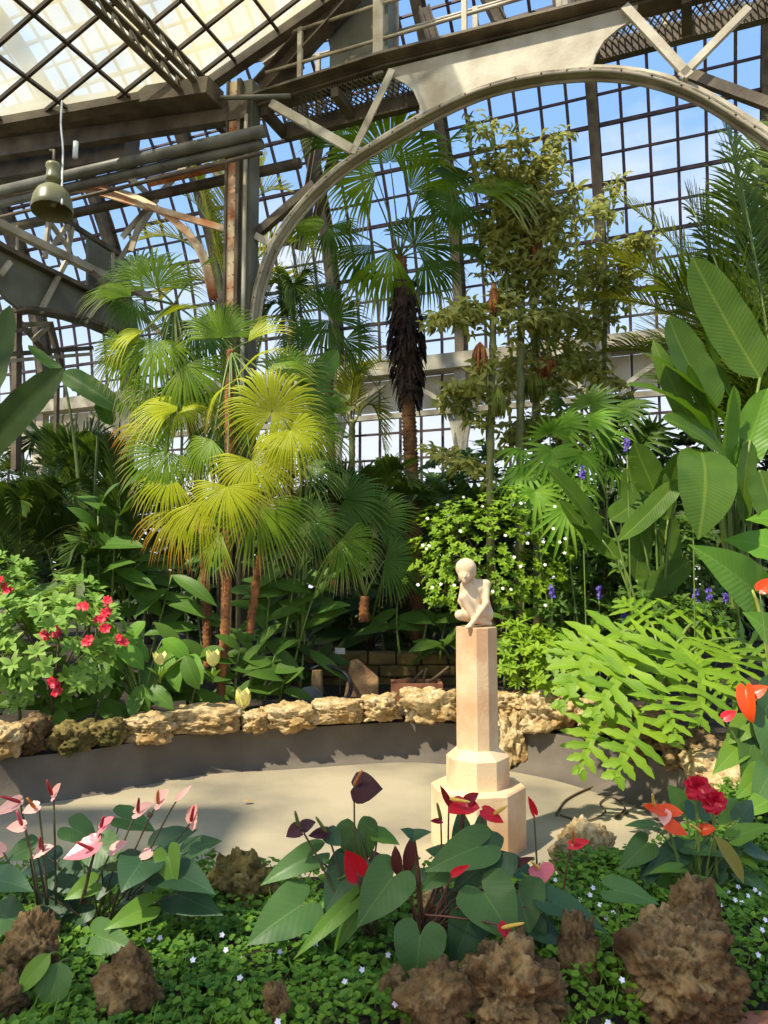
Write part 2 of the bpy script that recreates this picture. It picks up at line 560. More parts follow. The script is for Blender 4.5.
# roof structure deeper behind: raking members between the truss and the vault
def raker(name, a, b, wpx, matl, Ya, Yb, label=None, prof=None):
    p, q = P(*a, Ya), P(*b, Yb)
    mm = MB()
    w_ = wpx * (Ya + Yb) / 2 / F
    sweep(mm, [p, q], i_prof(w_, w_ * 1.3, .025) if prof is None else prof(w_), up=UP)
    o = mm.build(name, matl, smooth=False, base=(p + q) / 2)
    return struct(o, label, 'beam') if label else o
tn = 100
def rk(*a, **k):
    global tn
    tn += 1
    return raker('trim_%d' % tn, *a, **k)
rk((300, 250), (322, 118), 9, M_STEEL_DK, 12, 11.4, label='dark steel rafter crossing behind the arch beside the column')
rk((312, 235), (349, 90), 7, M_STEEL_DK, 12.5, 11, label='dark slanting rafter just inside the arch, beside the palm crown')
rk((250, 118), (300, 62), 9, M_STEEL_DK, 9.3, 9.2, label='short dark brace at the column head')
rk((262, 90), (352, -10), 17, M_STEEL_DK, 9.2, 8.6, label='heavy dark beam along the end of the whitewashed roof')
rk((262, 62), (298, 36), 8, M_STEEL, 9.6, 9.5, label='short pale tie beside the whitewashed roof')
rk((372, -6), (378, 62), 8, M_STEEL, 8.9, 8.9, label='pale upright post on the catwalk')
rk((340, -6), (400, 56), 8, M_STEEL, 9.4, 9.4, label='pale diagonal brace behind the catwalk rail')
rk((424, 8), (440, 62), 9, M_STEEL_DK, 9.2, 9.2, label='dark bracket at the middle of the catwalk')
rk((485, -8), (500, 22), 10, M_STEEL_DK, 8.9, 8.9, label='dark hook shaped bracket under the upper catwalk')
rk((598, -5), (600, 34), 8, M_STEEL_DK, 8.2, 8.2, label='dark stub post hanging right of the plate')
for i, x in enumerate((556, 575)):
    rk((x, -6), (x + 2, 16), 6, M_STEEL_DK, 8.6, 8.6, label='short dark post above the plate')

# ================================================================== whitewashed roof near the camera, left
RC = T(205, 75, -.1)
RB = nrm(U + UP * .42)
RN = nrm(np.cross(N, RB))
if RN[2] < 0: RN = -RN
def rp(b, n, h=0.0):
    return RC + RB * b + N * n + RN * h
poly = [(2.9, .22), (-.12, .08), (-4.6, -2.75), (-4.6, -4.0), (2.9, -4.0)]
roof = thing('ceiling', None, None, rp(0, 0)); roof['kind'] = 'structure'
m = MB(); m.add([rp(b, n) for b, n in poly], [tuple(range(len(poly)))])
m.build('pane_glass', M_GLASS_ROOF, roof, smooth=False)
def clip(p, d):
    """part of the line p + t d inside the roof outline"""
    t0, t1 = -20, 20
    k = len(poly)
    area = sum(poly[i][0] * poly[(i + 1) % k][1] - poly[(i + 1) % k][0] * poly[i][1] for i in range(k))
    sg = 1 if area > 0 else -1
    for i in range(k):
        a, b = poly[i], poly[(i + 1) % k]
        ex, ey = b[0] - a[0], b[1] - a[1]
        nx, ny = -ey * sg, ex * sg
        den = nx * d[0] + ny * d[1]
        num = nx * (a[0] - p[0]) + ny * (a[1] - p[1])
        if abs(den) < 1e-9:
            if num > 0: return None
        elif den > 0: t0 = max(t0, num / den)
        else: t1 = min(t1, num / den)
    return (t0, t1) if t1 > t0 else None
m = MB()
for b in [-.9 + .665 * i for i in range(-5, 6)]:
    c = clip((b, 0), (0, 1))
    if c: bar(m, rp(b, c[0], -.04), rp(b, c[1], -.04), .036, .06, up=RN)
for n_ in [-.08 - .475 * i for i in range(0, 9)]:
    c = clip((0, n_), (1, 0))
    if c: bar(m, rp(c[0], n_, -.03), rp(c[1], n_, -.03), .036, .05, up=RN)
m.build('glazing_bars', mat('brown_bar', srgb(88, 70, 50), srgb(60, 46, 34), rough=.6), roof, smooth=False)
m = MB()   # gutter plates along the two cut edges
for (a, b, w_) in (((2.9, .25), (-.12, .1), .14), ((-.12, .1), (-4.6, -2.73), .16)):
    p, q = rp(*a, -.02), rp(*b, -.02)
    bar(m, p, q, w_, .2, up=RN)
m.build('gutter', M_STEEL_DK, roof, smooth=False)
# lattice girder under the roof
lg = thing('lattice_girder', 'dark lattice girder running up under the whitewashed roof panes', 'girder', rp(-.1, -1, -.2)); lg['kind'] = 'structure'
m = MB()
for s in (-.11, .11):
    for h in (-.10, -.42):
        bar(m, rp(-.12 + s, -4, h), rp(-.12 + s, 1.0, h), .07, .05, up=RN)
m.build('chord', M_STEEL_DK, lg, smooth=False)
m = MB()
for i in range(36):
    n_ = -4 + i * .14
    s = 1 if i % 2 else -1
    for q in (-.11, .11):
        bar(m, rp(-.12 + q, n_, -.26 - .16 * s), rp(-.12 + q, n_ + .14, -.26 + .16 * s), .03, .02, up=RB)
m.build('lacing', M_STEEL, lg, smooth=False)

# ================================================================== beams and pipes at the left, above the lamp
def tbeam(name, label, a, b, wpx, hpx, matl, off=-.25, cat='beam'):
    p, q = T(*a, off), T(*b, off)
    s_ = (p[1] + q[1]) / 2 / F
    mm = MB(); sweep(mm, [p, q], box_prof(wpx * s_, hpx * s_), up=UP)
    return struct(mm.build(name, matl, smooth=False, base=(p + q) / 2), label, cat)
tbeam('beam_1', 'deep brown beam under the edge of the whitewashed roof', (-60, 158), (250, 108), 10, 24, M_STEEL_DK, -.1)
tbeam('beam_2', 'brown ledge beam behind the hanging lamp', (-60, 180), (132, 148), 20, 30, M_STEEL_DK, .25)
tbeam('beam_3', 'dark gutter box below the whitewashed roof', (-60, 132), (215, 92), 26, 16, M_STEEL_DK, -.35)
def tpipe(name, label, a, b, r, matl, off=-.3):
    p, q = T(*a, off), T(*b, off)
    mm = MB(); tube(mm, [p, q], r * (p[1] + q[1]) / 2 / F, 10)
    return tag(mm.build(name, matl, base=(p + q) / 2), label, 'pipe', None, 'structure')
tpipe('pipe', 'upper of the two grey pipes fixed across the column head', (-60, 205), (264, 131), 6, M_PIPE)
tpipe('pipe', 'lower of the two grey pipes fixed across the column head', (-60, 217), (262, 144), 5, M_PIPE, -.2)
tpipe('pipe', 'dark pipe ending in a valve behind the column', (-60, 243), (300, 163), 5, M_STEEL_DK, .3)
tpipe('pipe', 'thin dark conduit below the lamp', (-60, 232), (262, 153), 2, M_STEEL_DK, -.35)
tpipe('pipe', 'thin bent conduit crossing the column head', (220, 98), (290, 96), 2.5, M_STEEL_GR, -.3)
tpipe('pipe', 'short rusty pipe with a cream label at the column', (150, 182), (245, 160), 5, M_RUST, .1)
# thin curved arch on the left of the column
m = MB()
pl = smoothline(tline([(-40, 208), (30, 193), (72, 190), (105, 192), (135, 201), (165, 218), (188, 238), (203, 262), (212, 300)], .1), 4)
sweep(m, pl, t_prof(.16, .09, .02), up=UP)
struct(m.build('arch_side', M_RUST, base=T(150, 210)), 'thin curved steel arch left of the column, lit and rusty', 'arch')
m = MB(); sweep(m, tline([(100, 193), (235, 232)], .1), box_prof(.07, .08)); struct(m.build('trim_60', M_RUST, smooth=False, base=T(170, 210)), 'rusty straight tie above the thin side arch', 'tie')
for i, (a, b, w_, off, mt) in enumerate([((118, 170), (155, 205), 6, .3, M_STEEL), ((190, 155), (120, 235), 7, .4, M_STEEL), ((60, 165), (125, 205), 4, .5, M_STEEL_DK), ((200, 160), (255, 215), 4, .5, M_STEEL_DK),
                                  ((140, 210), (128, 250), 7, .4, M_STEEL), ((152, 205), (115, 262), 6, .8, M_STEEL), ((75, 260), (170, 345), 5, .8, M_STEEL_DK)]):
    p, q = T(*a, off), T(*b, off)
    mm = MB(); sweep(mm, [p, q], l_prof(w_ * p[1] / F, w_ * .8 * p[1] / F, .02), up=N)
    struct(mm.build('trim_%d' % (61 + i), mt, smooth=False, base=(p + q) / 2), 'slanting steel brace between the pipes left of the column', 'brace')

# ================================================================== plate girder at far left, running into the depth
UL = -8.0
def LP(px, py, off=0.0):
    return plane_pt(px, py, UL + off, U)
pg = thing('plate_girder', 'dark olive plate girder with arched lower edge, left of the fan palm', 'girder', LP(60, 290)); pg['kind'] = 'structure'
m = MB()
topg = [(-60, 213), (0, 250), (40, 270), (90, 294), (135, 315)]
botg = [(140, 345), (118, 335), (95, 325), (70, 317), (45, 312), (18, 309), (6, 300), (-5, 285), (-20, 268), (-60, 250)]
plate(m, [LP(*q) for q in topg + botg], U, .06)
m.build('web', M_STEEL_GR, pg, smooth=False)
m = MB()
sweep(m, [LP(*q) for q in topg], box_prof(.3, .06), up=UP)
sweep(m, [LP(*q) for q in [(140, 345), (118, 335), (95, 325), (70, 317), (45, 312), (18, 309)]], box_prof(.3, .05), up=UP)
m.build('flange', M_STEEL_DK, pg, smooth=False)
for a, b in (((66, 262), (40, 312)), ((102, 298), (85, 322)), ((10, 262), (0, 275))):
    m = MB(); bar(m, LP(*a, .12), LP(*b, .12), .06, .05, up=U); m.build('stiffener', M_STEEL, pg, smooth=False)
for i, (a, b, w_, mt) in enumerate([((-40, 205), (150, 298), 9, M_STEEL), ((40, 205), (120, 255), 5, M_STEEL_DK), ((17, 226), (17, 258), 2, M_STEEL), ((69, 226), (69, 262), 2.5, M_STEEL), ((113, 248), (113, 290), 2.5, M_STEEL),
                                  ((46, 217), (70, 250), 4, M_STEEL), ((70, 222), (48, 252), 4, M_STEEL), ((50, 212), (45, 258), 4, M_STEEL), ((75, 212), (66, 260), 4, M_STEEL)]):
    p, q = LP(*a, -.3), LP(*b, -.3)
    mm = MB(); sweep(mm, [p, q], box_prof(w_ * p[1] / F, w_ * p[1] / F), up=U)
    struct(mm.build('trim_%d' % (80 + i), mt, smooth=False, base=(p + q) / 2), 'thin steel rail or post above the olive plate girder', 'rail')
m = MB(); plate(m, [LP(87, 235, -.6), LP(130, 262, -.6), LP(130, 312, -.6), LP(87, 285, -.6)], U, .05)
struct(m.build('wall_panel', M_STEEL_GR, smooth=False, base=LP(100, 280, -.6)), 'flat grey panel above the plate girder behind the palm', 'panel')
# post and pipes below it
for i, (a, b, w_, off, mt) in enumerate([((17, 312), (16, 470), 7, -.6, M_STEEL_DK), ((16, 325), (52, 324), 5, -.6, M_STEEL), ((50, 324), (62, 372), 5, -.6, M_STEEL_DK), ((33, 340), (50, 325), 4, -.6, M_STEEL),
                                  ((-40, 358), (92, 348), 5, -.4, M_STEEL_DK), ((-40, 365), (90, 354), 4, -.4, M_STEEL), ((-5, 331), (30, 330), 4, .2, M_STEEL_DK), ((20, 322), (75, 390), 4, -.7, M_STEEL_DK), ((57, 380), (56, 440), 4, -.7, M_STEEL_DK)]):
    p, q = LP(*a, off), LP(*b, off)
    mm = MB(); sweep(mm, [p, q], box_prof(w_ * p[1] / F, w_ * p[1] / F), up=U)
    struct(mm.build('trim_%d' % (110 + i + 20), mt, smooth=False, base=(p + q) / 2), 'steel post or rail against the pale panes at far left', 'post')

# ================================================================== ground, pool, path
POOL = [(-7, 4.3), (-4.2, 5.1), (-3.0, 5.75), (-2.34, 6.12), (-1.68, 6.72), (-.8, 6.95), (.15, 7.2), (.62, 7.15), (1.15, 6.95), (1.6, 6.6), (1.95, 6.1), (2.15, 5.6), (2.05, 4.95), (1.5, 4.28), (.7, 3.95), (-.3, 3.9), (-1.2, 3.92), (-2.5, 3.9), (-4.5, 3.6), (-7, 3.5)]
ZF, ZR = -.10, .24
pc = smoothline([V(x, y, 0) for x, y in POOL] + [V(*POOL[0], 0)], 5)[:-1]
PCEN = V(-1.0, 5.2, 0)
def front_z(x, y):
    return max(.0, min(.17, (y - 2.2) * .25))
def ground_z(x, y):
    if y < 4.6 - .12 * max(0, -x) and y < 4.6 and not (x > 1.9 and y > 4.4):
        ye = float(np.interp(x, [-1, .6, 1.25, 6], [2.1, 2.5, 2.80, 2.92]))
        t = min(1, max(0, (y - ye) / .22))
        return -.08 + .24 * t
    d = max(0, y - 7.2)
    return ZR + min(.35, d * .12)
def rim_z(p):
    return .06 if p[1] < 4.7 else ZR
m = MB()
ring = []
scales = [1.0, 1.04, 1.1, 1.2, 1.3, 1.4, 1.5, 1.6, 1.7, 1.8, 1.9, 2.0, 2.1, 2.2, 2.3, 2.45, 2.7, 3.2, 4.2, 8.0]
nk = len(pc)
for s in scales:
    for p in pc:
        q = PCEN + (p - PCEN) * s
        z = rim_z(p) if s == 1.0 else ground_z(q[0], q[1]) * min(1, (s - 1) / .1) + rim_z(p) * max(0, 1 - (s - 1) / .1)
        if s > 1.03: z += .03 * mnoise.noise(Vector((q[0] * 2, q[1] * 2, 0)))
        ring.append((q[0], q[1], z))
m.add(ring, [(i * nk + j, (i + 1) * nk + j, (i + 1) * nk + (j + 1) % nk, i * nk + (j + 1) % nk) for i in range(len(scales) - 1) for j in range(nk)])
M_SOIL = mat('dark_soil', srgb(62, 50, 36), srgb(36, 30, 22), rough=.95, scale=14, bump=.8, bscale=40)
struct(m.build('ground', M_SOIL, base=(0, 0, 0)))
m = MB()
vs = [(p[0], p[1], rim_z(p)) for p in pc]
inn = []
for f_, z_ in ((.995, .1), (.985, -.02), (.965, -.075), (.93, ZF)):
    for p in pc:
        q = PCEN + (p - PCEN) * f_
        inn.append((q[0], q[1], min(z_, rim_z(p))))
m.add(vs + inn, [(i * nk + j, i * nk + (j + 1) % nk, (i + 1) * nk + (j + 1) % nk, (i + 1) * nk + j) for i in range(4) for j in range(nk)])
M_POOLW = mat('pool_wall_render', srgb(112, 102, 88), srgb(84, 76, 66), rough=.8, scale=1.6, bump=.25, bscale=22)
struct(m.build('wall_pool', M_POOLW, base=(0, 0, 0)))
m = MB()
cen = (PCEN[0], PCEN[1], ZF)
fl = [PCEN + (p - PCEN) * .94 + V(0, 0, ZF) for p in pc]
m.add([cen] + fl, [(0, 1 + j, 1 + (j + 1) % nk) for j in range(nk)])
M_POOLF = mat('pool_floor_concrete', srgb(178, 164, 134), srgb(128, 120, 102), rough=.75, scale=.9, bump=.15, bscale=18, c3=srgb(158, 146, 120))
struct(m.build('floor', M_POOLF, base=(0, 0, 0), smooth=False))
m = MB()
plate(m, [V(-1.0, -3, -.01), V(6, -3, -.01), V(6, 2.98, -.01), V(1.25, 2.88, -.01), V(.6, 2.5, -.01), V(-1, 2.1, -.01)], UP, .10)
struct(m.build('path', mat('red_path', srgb(176, 112, 80), srgb(150, 92, 66), rough=.85, scale=3, bump=.3, bscale=60), smooth=False, base=(0, 0, 0)))
m = MB(); plate(m, [V(-60, -20, -.3), V(60, -20, -.3), V(60, 90, -.3), V(-60, 90, -.3)], UP, .05)
struct(m.build('ground_outside', mat('lawn_outside', srgb(90, 100, 70), srgb(120, 120, 95), scale=1), smooth=False, base=(0, 0, 0)))

# ================================================================== unseen roof added behind and left of the viewer, shading bed and pool
ra = thing('added_shade_roof', None, None, (-4, -2, 7)); ra['kind'] = 'structure'
m = MB()
mc = MB()
zr = lambda x: 6.2 + (x + 11) / 15.5 * 1.2
rq = random.Random(21)
for i in range(24):
    for j in range(16):
        xa, xb, ya, yb = -11 + i * .6458, -11 + (i + 1) * .6458, -7 + j * .62, -7 + (j + 1) * .62
        if ya > .88 and xb > -5.0: continue
        yb = min(yb, 0.90) if xb > -5.0 else min(yb, 2.5)
        tgt = mc if (rq.random() < .30 and ya < .2) else m  # clear panes scattered in the added roof to drop sun patches on the bed
        quad(tgt, V(xa, ya, zr(xa)), V(xb, ya, zr(xb)), V(xb, yb, zr(xb)), V(xa, yb, zr(xa)))
mc.build('sun_patch_panes', M_GLASS, ra, smooth=False)
m.build('pane_glass', glass_mat('shade_roof_pane', tint=(.9, .95, .86, 1), gloss=.03, haze=.80, haze_col=(.92, .90, .76, 1)), ra, smooth=False)  # hazy panes of the added roof, softening the sun over the bed
m = MB()
zr = lambda x: 6.2 + (x + 11) / 15.5 * 1.2
for i in range(24):
    x = -11 + i * .664
    bar(m, V(x, -7, zr(x) - .05), V(x, 2.5 if x < -5.1 else 0.90, zr(x) - .05), .06, .08)
for i in range(16):
    y = -7 + i * .62
    bar(m, V(-11, y, 6.15), V(4.5 if y < .92 else -5.05, y, 7.35 if y < .92 else 6.665), .06, .08)
bar(m, V(-11, 0.90, 6.15), V(4.5, 0.90, 7.35), .22, .25); bar(m, V(-5.05, 0.90, 6.68), V(-5.05, 2.5, 6.68), .2, .25); bar(m, V(-11, 2.5, 6.15), V(-5.05, 2.5, 6.66), .2, .25)
m.build('glazing_bars', M_STEEL_DK, ra, smooth=False)
# ================================================================== plant generators
rng = random.Random(7)
def uni(a, b): return rng.uniform(a, b)
def tab(pts):
    xs = [p[0] for p in pts]; ys = [p[1] for p in pts]
    return lambda t: float(np.interp(t, xs, ys))

SHAPES = {   # (where the blade starts behind the stalk, outer half width, inner notch)
    'heart': (-.30, tab([(-.30, .20), (-.27, .34), (-.2, .45), (-.08, .51), (.08, .51), (.25, .47), (.45, .385), (.65, .26), (.8, .15), (.92, .055), (1, 0)]),
              tab([(-.30, .20), (-.24, .10), (-.14, .045), (0, 0)])),
    'arrow': (-.34, tab([(-.34, .16), (-.3, .27), (-.2, .36), (-.05, .42), (.12, .43), (.3, .40), (.5, .32), (.7, .2), (.85, .1), (1, 0)]),
              tab([(-.34, .16), (-.24, .08), (-.12, .04), (0, 0)])),
    'lance': (0, tab([(0, .02), (.06, .18), (.18, .37), (.35, .48), (.5, .5), (.65, .45), (.8, .31), (.92, .13), (1, 0)]), None),
    'oval': (0, tab([(0, .03), (.06, .25), (.15, .40), (.3, .49), (.5, .5), (.68, .44), (.82, .30), (.93, .13), (1, 0)]), None),
    'paddle': (0, tab([(0, .03), (.04, .22), (.1, .38), (.2, .47), (.4, .5), (.65, .47), (.82, .38), (.92, .25), (.97, .13), (1, .0)]), None),
    'strap': (0, tab([(0, .3), (.3, .5), (.6, .45), (.85, .25), (1, 0)]), None),
    'spathe': (-.18, tab([(-.18, .14), (-.14, .30), (-.06, .42), (.1, .5), (.3, .5), (.5, .43), (.7, .30), (.86, .15), (.95, .05), (1, 0)]),
               tab([(-.18, .14), (-.1, .05), (0, 0)])),
    'lobe': (0, tab([(0, .42), (.15, .34), (.3, .33), (.42, .48), (.5, .55), (.56, .36), (.66, .34), (.76, .36), (.86, .24), (1, 0)]), None),
}

def blade(mb, p0, p1, width, hint, shape='lance', bend=.1, fold=.12, wave=0.0, rows=10, cols=3, curl=0.0, sag=None, roll=0.0, wfreq=4.0):
    """one leaf blade: midrib from p0 to p1 bent towards the hint side, halves folded up from the midrib"""
    p0, p1 = np.asarray(p0, float), np.asarray(p1, float)
    L = np.linalg.norm(p1 - p0)
    if L < 1e-6: return
    d = (p1 - p0) / L
    hint = nrm(hint)
    s = np.cross(d, hint)
    if np.linalg.norm(s) < .05: s = np.cross(d, V(.3, .5, .8))
    s = nrm(s); n = nrm(np.cross(s, d))
    if roll:
        s, n = s * math.cos(roll) + n * math.sin(roll), n * math.cos(roll) - s * math.sin(roll)
    ctrl = (p0 + p1) / 2 + n * bend * L
    t0, wf, inf = SHAPES[shape]
    ts = list(np.linspace(0, 1, rows + 1))
    if t0 < 0: ts = [t0, t0 * .88, t0 * .62, t0 * .3] + ts
    vs, at, fs, ids = [], [], [], []
    ph = uni(0, 6.28)
    for t in ts:
        if t >= 0:
            c = (1 - t) ** 2 * p0 + 2 * t * (1 - t) * ctrl + t * t * p1
            tg = nrm((1 - t) * (ctrl - p0) + t * (p1 - ctrl))
        else:
            tg = nrm(ctrl - p0); c = p0 + tg * t * L
        nn = nrm(np.cross(s, tg))
        wo = wf(t) * width
        wi = inf(t) * width if (inf and t < 0) else 0.0
        row = {}
        for sd in (-1, 1):
            for j in range(cols + 1):
                if sd == 1 and j == 0 and wi == 0:
                    row[(1, 0)] = row[(-1, 0)]; continue
                x = wi + (wo - wi) * j / cols
                q = x / (width * .5 + 1e-9)
                up_ = fold * x - curl * width * q * q + (wave * width * q * q * math.sin(t * wfreq * 6.28 + ph + sd) if wave else 0)
                if t < 0: up_ += fold * .6 * (-t) * L * .6
                row[(sd, j)] = len(vs)
                vs.append(c + s * sd * x + nn * up_)
                at.append((t, sd * q, L))
        ids.append(row)
    for i in range(len(ts) - 1):
        a, b = ids[i], ids[i + 1]
        for j in range(cols):
            fs.append((a[(1, j)], a[(1, j + 1)], b[(1, j + 1)], b[(1, j)]))
            fs.append((a[(-1, j + 1)], a[(-1, j)], b[(-1, j)], b[(-1, j + 1)]))
    mb.add_at(vs, fs, at)

def _add_at(s, verts, faces, at):
    while len(getattr(s, 'at', [])) == 0 and not hasattr(s, 'atn'):
        s.at, s.atn = [], True
    # fill anything added before without coordinates
    have = sum(len(a) for a in s.at)
    if have < s.n: s.at.append(np.zeros((s.n - have, 3)))
    s.add(verts, faces)
    s.at.append(np.asarray(at, float))
MB.add_at = _add_at
_build0 = MB.build
def _build(s, name, mat, parent=None, **kw):
    o = _build0(s, name, mat, parent, **kw)
    if hasattr(s, 'atn'):
        have = sum(len(a) for a in s.at)
        if have < s.n: s.at.append(np.zeros((s.n - have, 3)))
        a = o.data.attributes.new('leaf', 'FLOAT_VECTOR', 'POINT')
        a.data.foreach_set('vector', np.concatenate(s.at).astype(np.float32).ravel())
    return o
MB.build = _build

def little_leaf(mb, p, d, n, L, W, curl=.15):
    d = nrm(d); s = nrm(np.cross(d, n)); n = np.cross(s, d)
    m1 = p + d * L * .35 + n * L * curl * .6
    m2 = p + d * L * .72 + n * L * curl * .5
    tip = p + d * L - n * L * curl * .2
    mb.add([p, m1 - s * W * .5 + n * W * .1, m1, m1 + s * W * .5 + n * W * .1, m2 - s * W * .38 + n * W * .08, m2, m2 + s * W * .38 + n * W * .08, tip],
           [(0, 1, 2), (0, 2, 3), (1, 4, 5, 2), (2, 5, 6, 3), (4, 7, 5), (5, 7, 6)])

def fan(mb, hub, d, n, r, spread=200, nseg=36, droop=.25, join=.5, cup=.15, jitter=.06):
    """palmate frond: pleated disc that splits into pointed fingers"""
    d = nrm(d); n = nrm(n - d * (n @ d)); s = np.cross(n, d)
    dl = R(spread) / nseg / 2
    rho = [.02, .24, join, .62, .82, 1.0]
    for i in range(nseg):
        a = R(spread) * ((i + .5) / nseg - .5)
        q = abs(a) / PI
        rr = r * (1 - .28 * q * q) * (1 + uni(-jitter, jitter))
        dirv = d * math.cos(a) + s * math.sin(a)
        tan_ = -d * math.sin(a) + s * math.cos(a)
        tw = uni(-.12, .12)
        dirv = nrm(dirv + tan_ * tw * .25)
        dr = droop * (1 + uni(-.4, .5))
        vs = []
        for k, x in enumerate(rho):
            c = hub + dirv * rr * x + n * r * (cup * x * (1 - x) * 2 - .10 * x * x)
            if x > join:
                y = (x - join) / (1 - join)
                c = c - UP * dr * rr * y * y * .6 - n * dr * rr * .25 * y * y
            w_ = rr * x * math.tan(dl) if x <= join else rr * join * math.tan(dl) * (1 - ((x - join) / (1 - join))) ** .6
            if k == len(rho) - 1:
                vs.append(c)
            else:
                vs += [c - tan_ * w_, c + n * w_ * .55, c + tan_ * w_]
        f = []
        for k in range(len(rho) - 2):
            b = k * 3
            f += [(b, b + 1, b + 4, b + 3), (b + 1, b + 2, b + 5, b + 4)]
        b = (len(rho) - 2) * 3
        f += [(b, b + 1, b + 3), (b + 1, b + 2, b + 3)]
        mb.add_at(vs, f, [(x, 0, r) for x in rho[:-1] for _ in range(3)] + [(1, 0, r)])

def pinnate(mb, p0, ctrl, p1, nl=40, ll=.35, lw=.025, ang=55, vee=.35, droop=.3, start=.12, upv=UP, tipang=25, stalk=None):
    """feather frond: rachis from p0 over ctrl to p1 with narrow leaflets on both sides"""
    p0, ctrl, p1 = (np.asarray(q, float) for q in (p0, ctrl, p1))
    L = np.linalg.norm(ctrl - p0) + np.linalg.norm(p1 - ctrl)
    pts = [(1 - t) ** 2 * p0 + 2 * t * (1 - t) * ctrl + t * t * p1 for t in np.linspace(0, 1, 9)]
    tube(mb if stalk is None else stalk, pts, 0, 5, rs=[.011 * L / 2 * (1 - .8 * t) + .002 for t in np.linspace(0, 1, 9)])
    for i in range(nl):
        t = start + (1 - start) * (i + .5) / nl
        c = (1 - t) ** 2 * p0 + 2 * t * (1 - t) * ctrl + t * t * p1
        tg = nrm((1 - t) * (ctrl - p0) + t * (p1 - ctrl))
        sd = np.cross(tg, upv)
        sd = nrm(sd) if np.linalg.norm(sd) > .05 else V(1, 0, 0)
        nn = nrm(np.cross(sd, tg))
        prof = math.sin(PI * min(1, (.12 + .88 * ((t - start) / (1 - start))) ** .8)) ** .6
        a = R(ang + (tipang - ang) * t)
        for g in (-1, 1):
            l_ = ll * (.25 + .75 * prof) * (1 + uni(-.1, .1))
            dv = nrm(tg * math.cos(a) + sd * g * math.sin(a) + nn * (vee + uni(-.12, .12)))
            wv = nrm(np.cross(dv, nn))
            c1 = c + dv * l_ * .5
            c2 = c + dv * l_ * .8 - UP * droop * l_ * .12
            c3 = c + dv * l_ - UP * droop * l_ * .35
            w_ = lw * (.6 + .4 * prof)
            mb.add([c - wv * w_ * .3, c + wv * w_ * .3, c1 - wv * w_ * .5, c1 + wv * w_ * .5, c2 - wv * w_ * .35, c2 + wv * w_ * .35, c3],
                   [(0, 1, 3, 2), (2, 3, 5, 4), (4, 5, 6)])

def trunk(mb, pts, r, k=10, ring=.05, rough=.18, seed=0, taper=1.0):
    pts = smoothline(pts, 8)
    acc = [0]
    for a, b in zip(pts, pts[1:]): acc.append(acc[-1] + np.linalg.norm(b - a))
    tot = acc[-1]
    n_ = max(8, int(tot / (ring / 2)))
    xs = [np.interp(np.linspace(0, tot, n_), acc, [p[i] for p in pts]) for i in range(3)]
    vs, fs = [], []
    for i in range(n_):
        c = V(xs[0][i], xs[1][i], xs[2][i])
        t = i / (n_ - 1)
        rr = r * (1 + (taper - 1) * t) * (1.12 if i % 2 else .92)
        for j in range(k):
            a = 2 * PI * j / k + (.3 if i % 2 else 0)
            q = rr * (1 + rough * mnoise.noise(Vector((math.cos(a) * 2 + seed, math.sin(a) * 2, i * .9))))
            vs.append(c + V(math.cos(a) * q, math.sin(a) * q, 0))
    for i in range(n_ - 1):
        for j in range(k):
            fs.append((i * k + j, i * k + (j + 1) % k, (i + 1) * k + (j + 1) % k, (i + 1) * k + j))
    fs.append(tuple((n_ - 1) * k + j for j in range(k)))
    mb.add(vs, fs)

_ico = {}
def ico(sub):
    if sub not in _ico:
        import bmesh
        b = bmesh.new(); bmesh.ops.create_icosphere(b, subdivisions=sub, radius=1)
        _ico[sub] = (np.array([v.co[:] for v in b.verts]), [tuple(v.index for v in f.verts) for f in b.faces]); b.free()
    return _ico[sub]

def rock(mb, c, dims, seed, sub=4, rough=.35, pits=.12, rot=0.0, flat=.0, freq=1.3, square=.0):
    vs, fs = ico(sub)
    c = np.asarray(c, float); dims = np.asarray(dims, float)
    cr, sr = math.cos(rot), math.sin(rot)
    out = []
    so_ = Vector((seed * 7.31, seed * 3.7, seed * 1.9))
    for v in vs:
        vv = Vector(v)
        if square:
            m_ = max(abs(vv.x), abs(vv.y), abs(vv.z))
            vv = vv.lerp(vv / m_ * .8, square)
        k = 1 + rough * mnoise.fractal(vv * freq + so_, .9, 2.1, 4) * 1.2
        if pits:
            dd = mnoise.voronoi(Vector(v) * 3.2 + so_)[0][0]
            k -= pits * max(0, .45 - dd) * 2.2
            k += pits * .6 * mnoise.noise(Vector(v) * 7 + so_) + pits * .35 * mnoise.noise(Vector(v) * 15 + so_)
            d2 = mnoise.voronoi(Vector(v) * 7.5 + so_)[0][0]
            k -= pits * max(0, .3 - d2) * 1.5
        q = vv * k
        if flat and q.z > flat: q.z = flat + (q.z - flat) * .3
        x, y, z = q.x * dims[0], q.y * dims[1], q.z * dims[2]
        out.append((c[0] + x * cr - y * sr, c[1] + x * sr + y * cr, c[2] + z))
    mb.add(out, fs)

def whorl(mb, p, ax, L, W, k=6, up_=.35):
    ax = nrm(ax)
    a = np.cross(ax, V(.31, .77, .2)); a = nrm(a); b = np.cross(ax, a)
    o = uni(0, 6.28)
    for i in range(k):
        an = o + 2 * PI * i / k + uni(-.3, .3)
        d = nrm(a * math.cos(an) + b * math.sin(an) + ax * (up_ + uni(-.25, .3)))
        little_leaf(mb, p, d, ax, L * uni(.7, 1.1), W * uni(.8, 1.1))

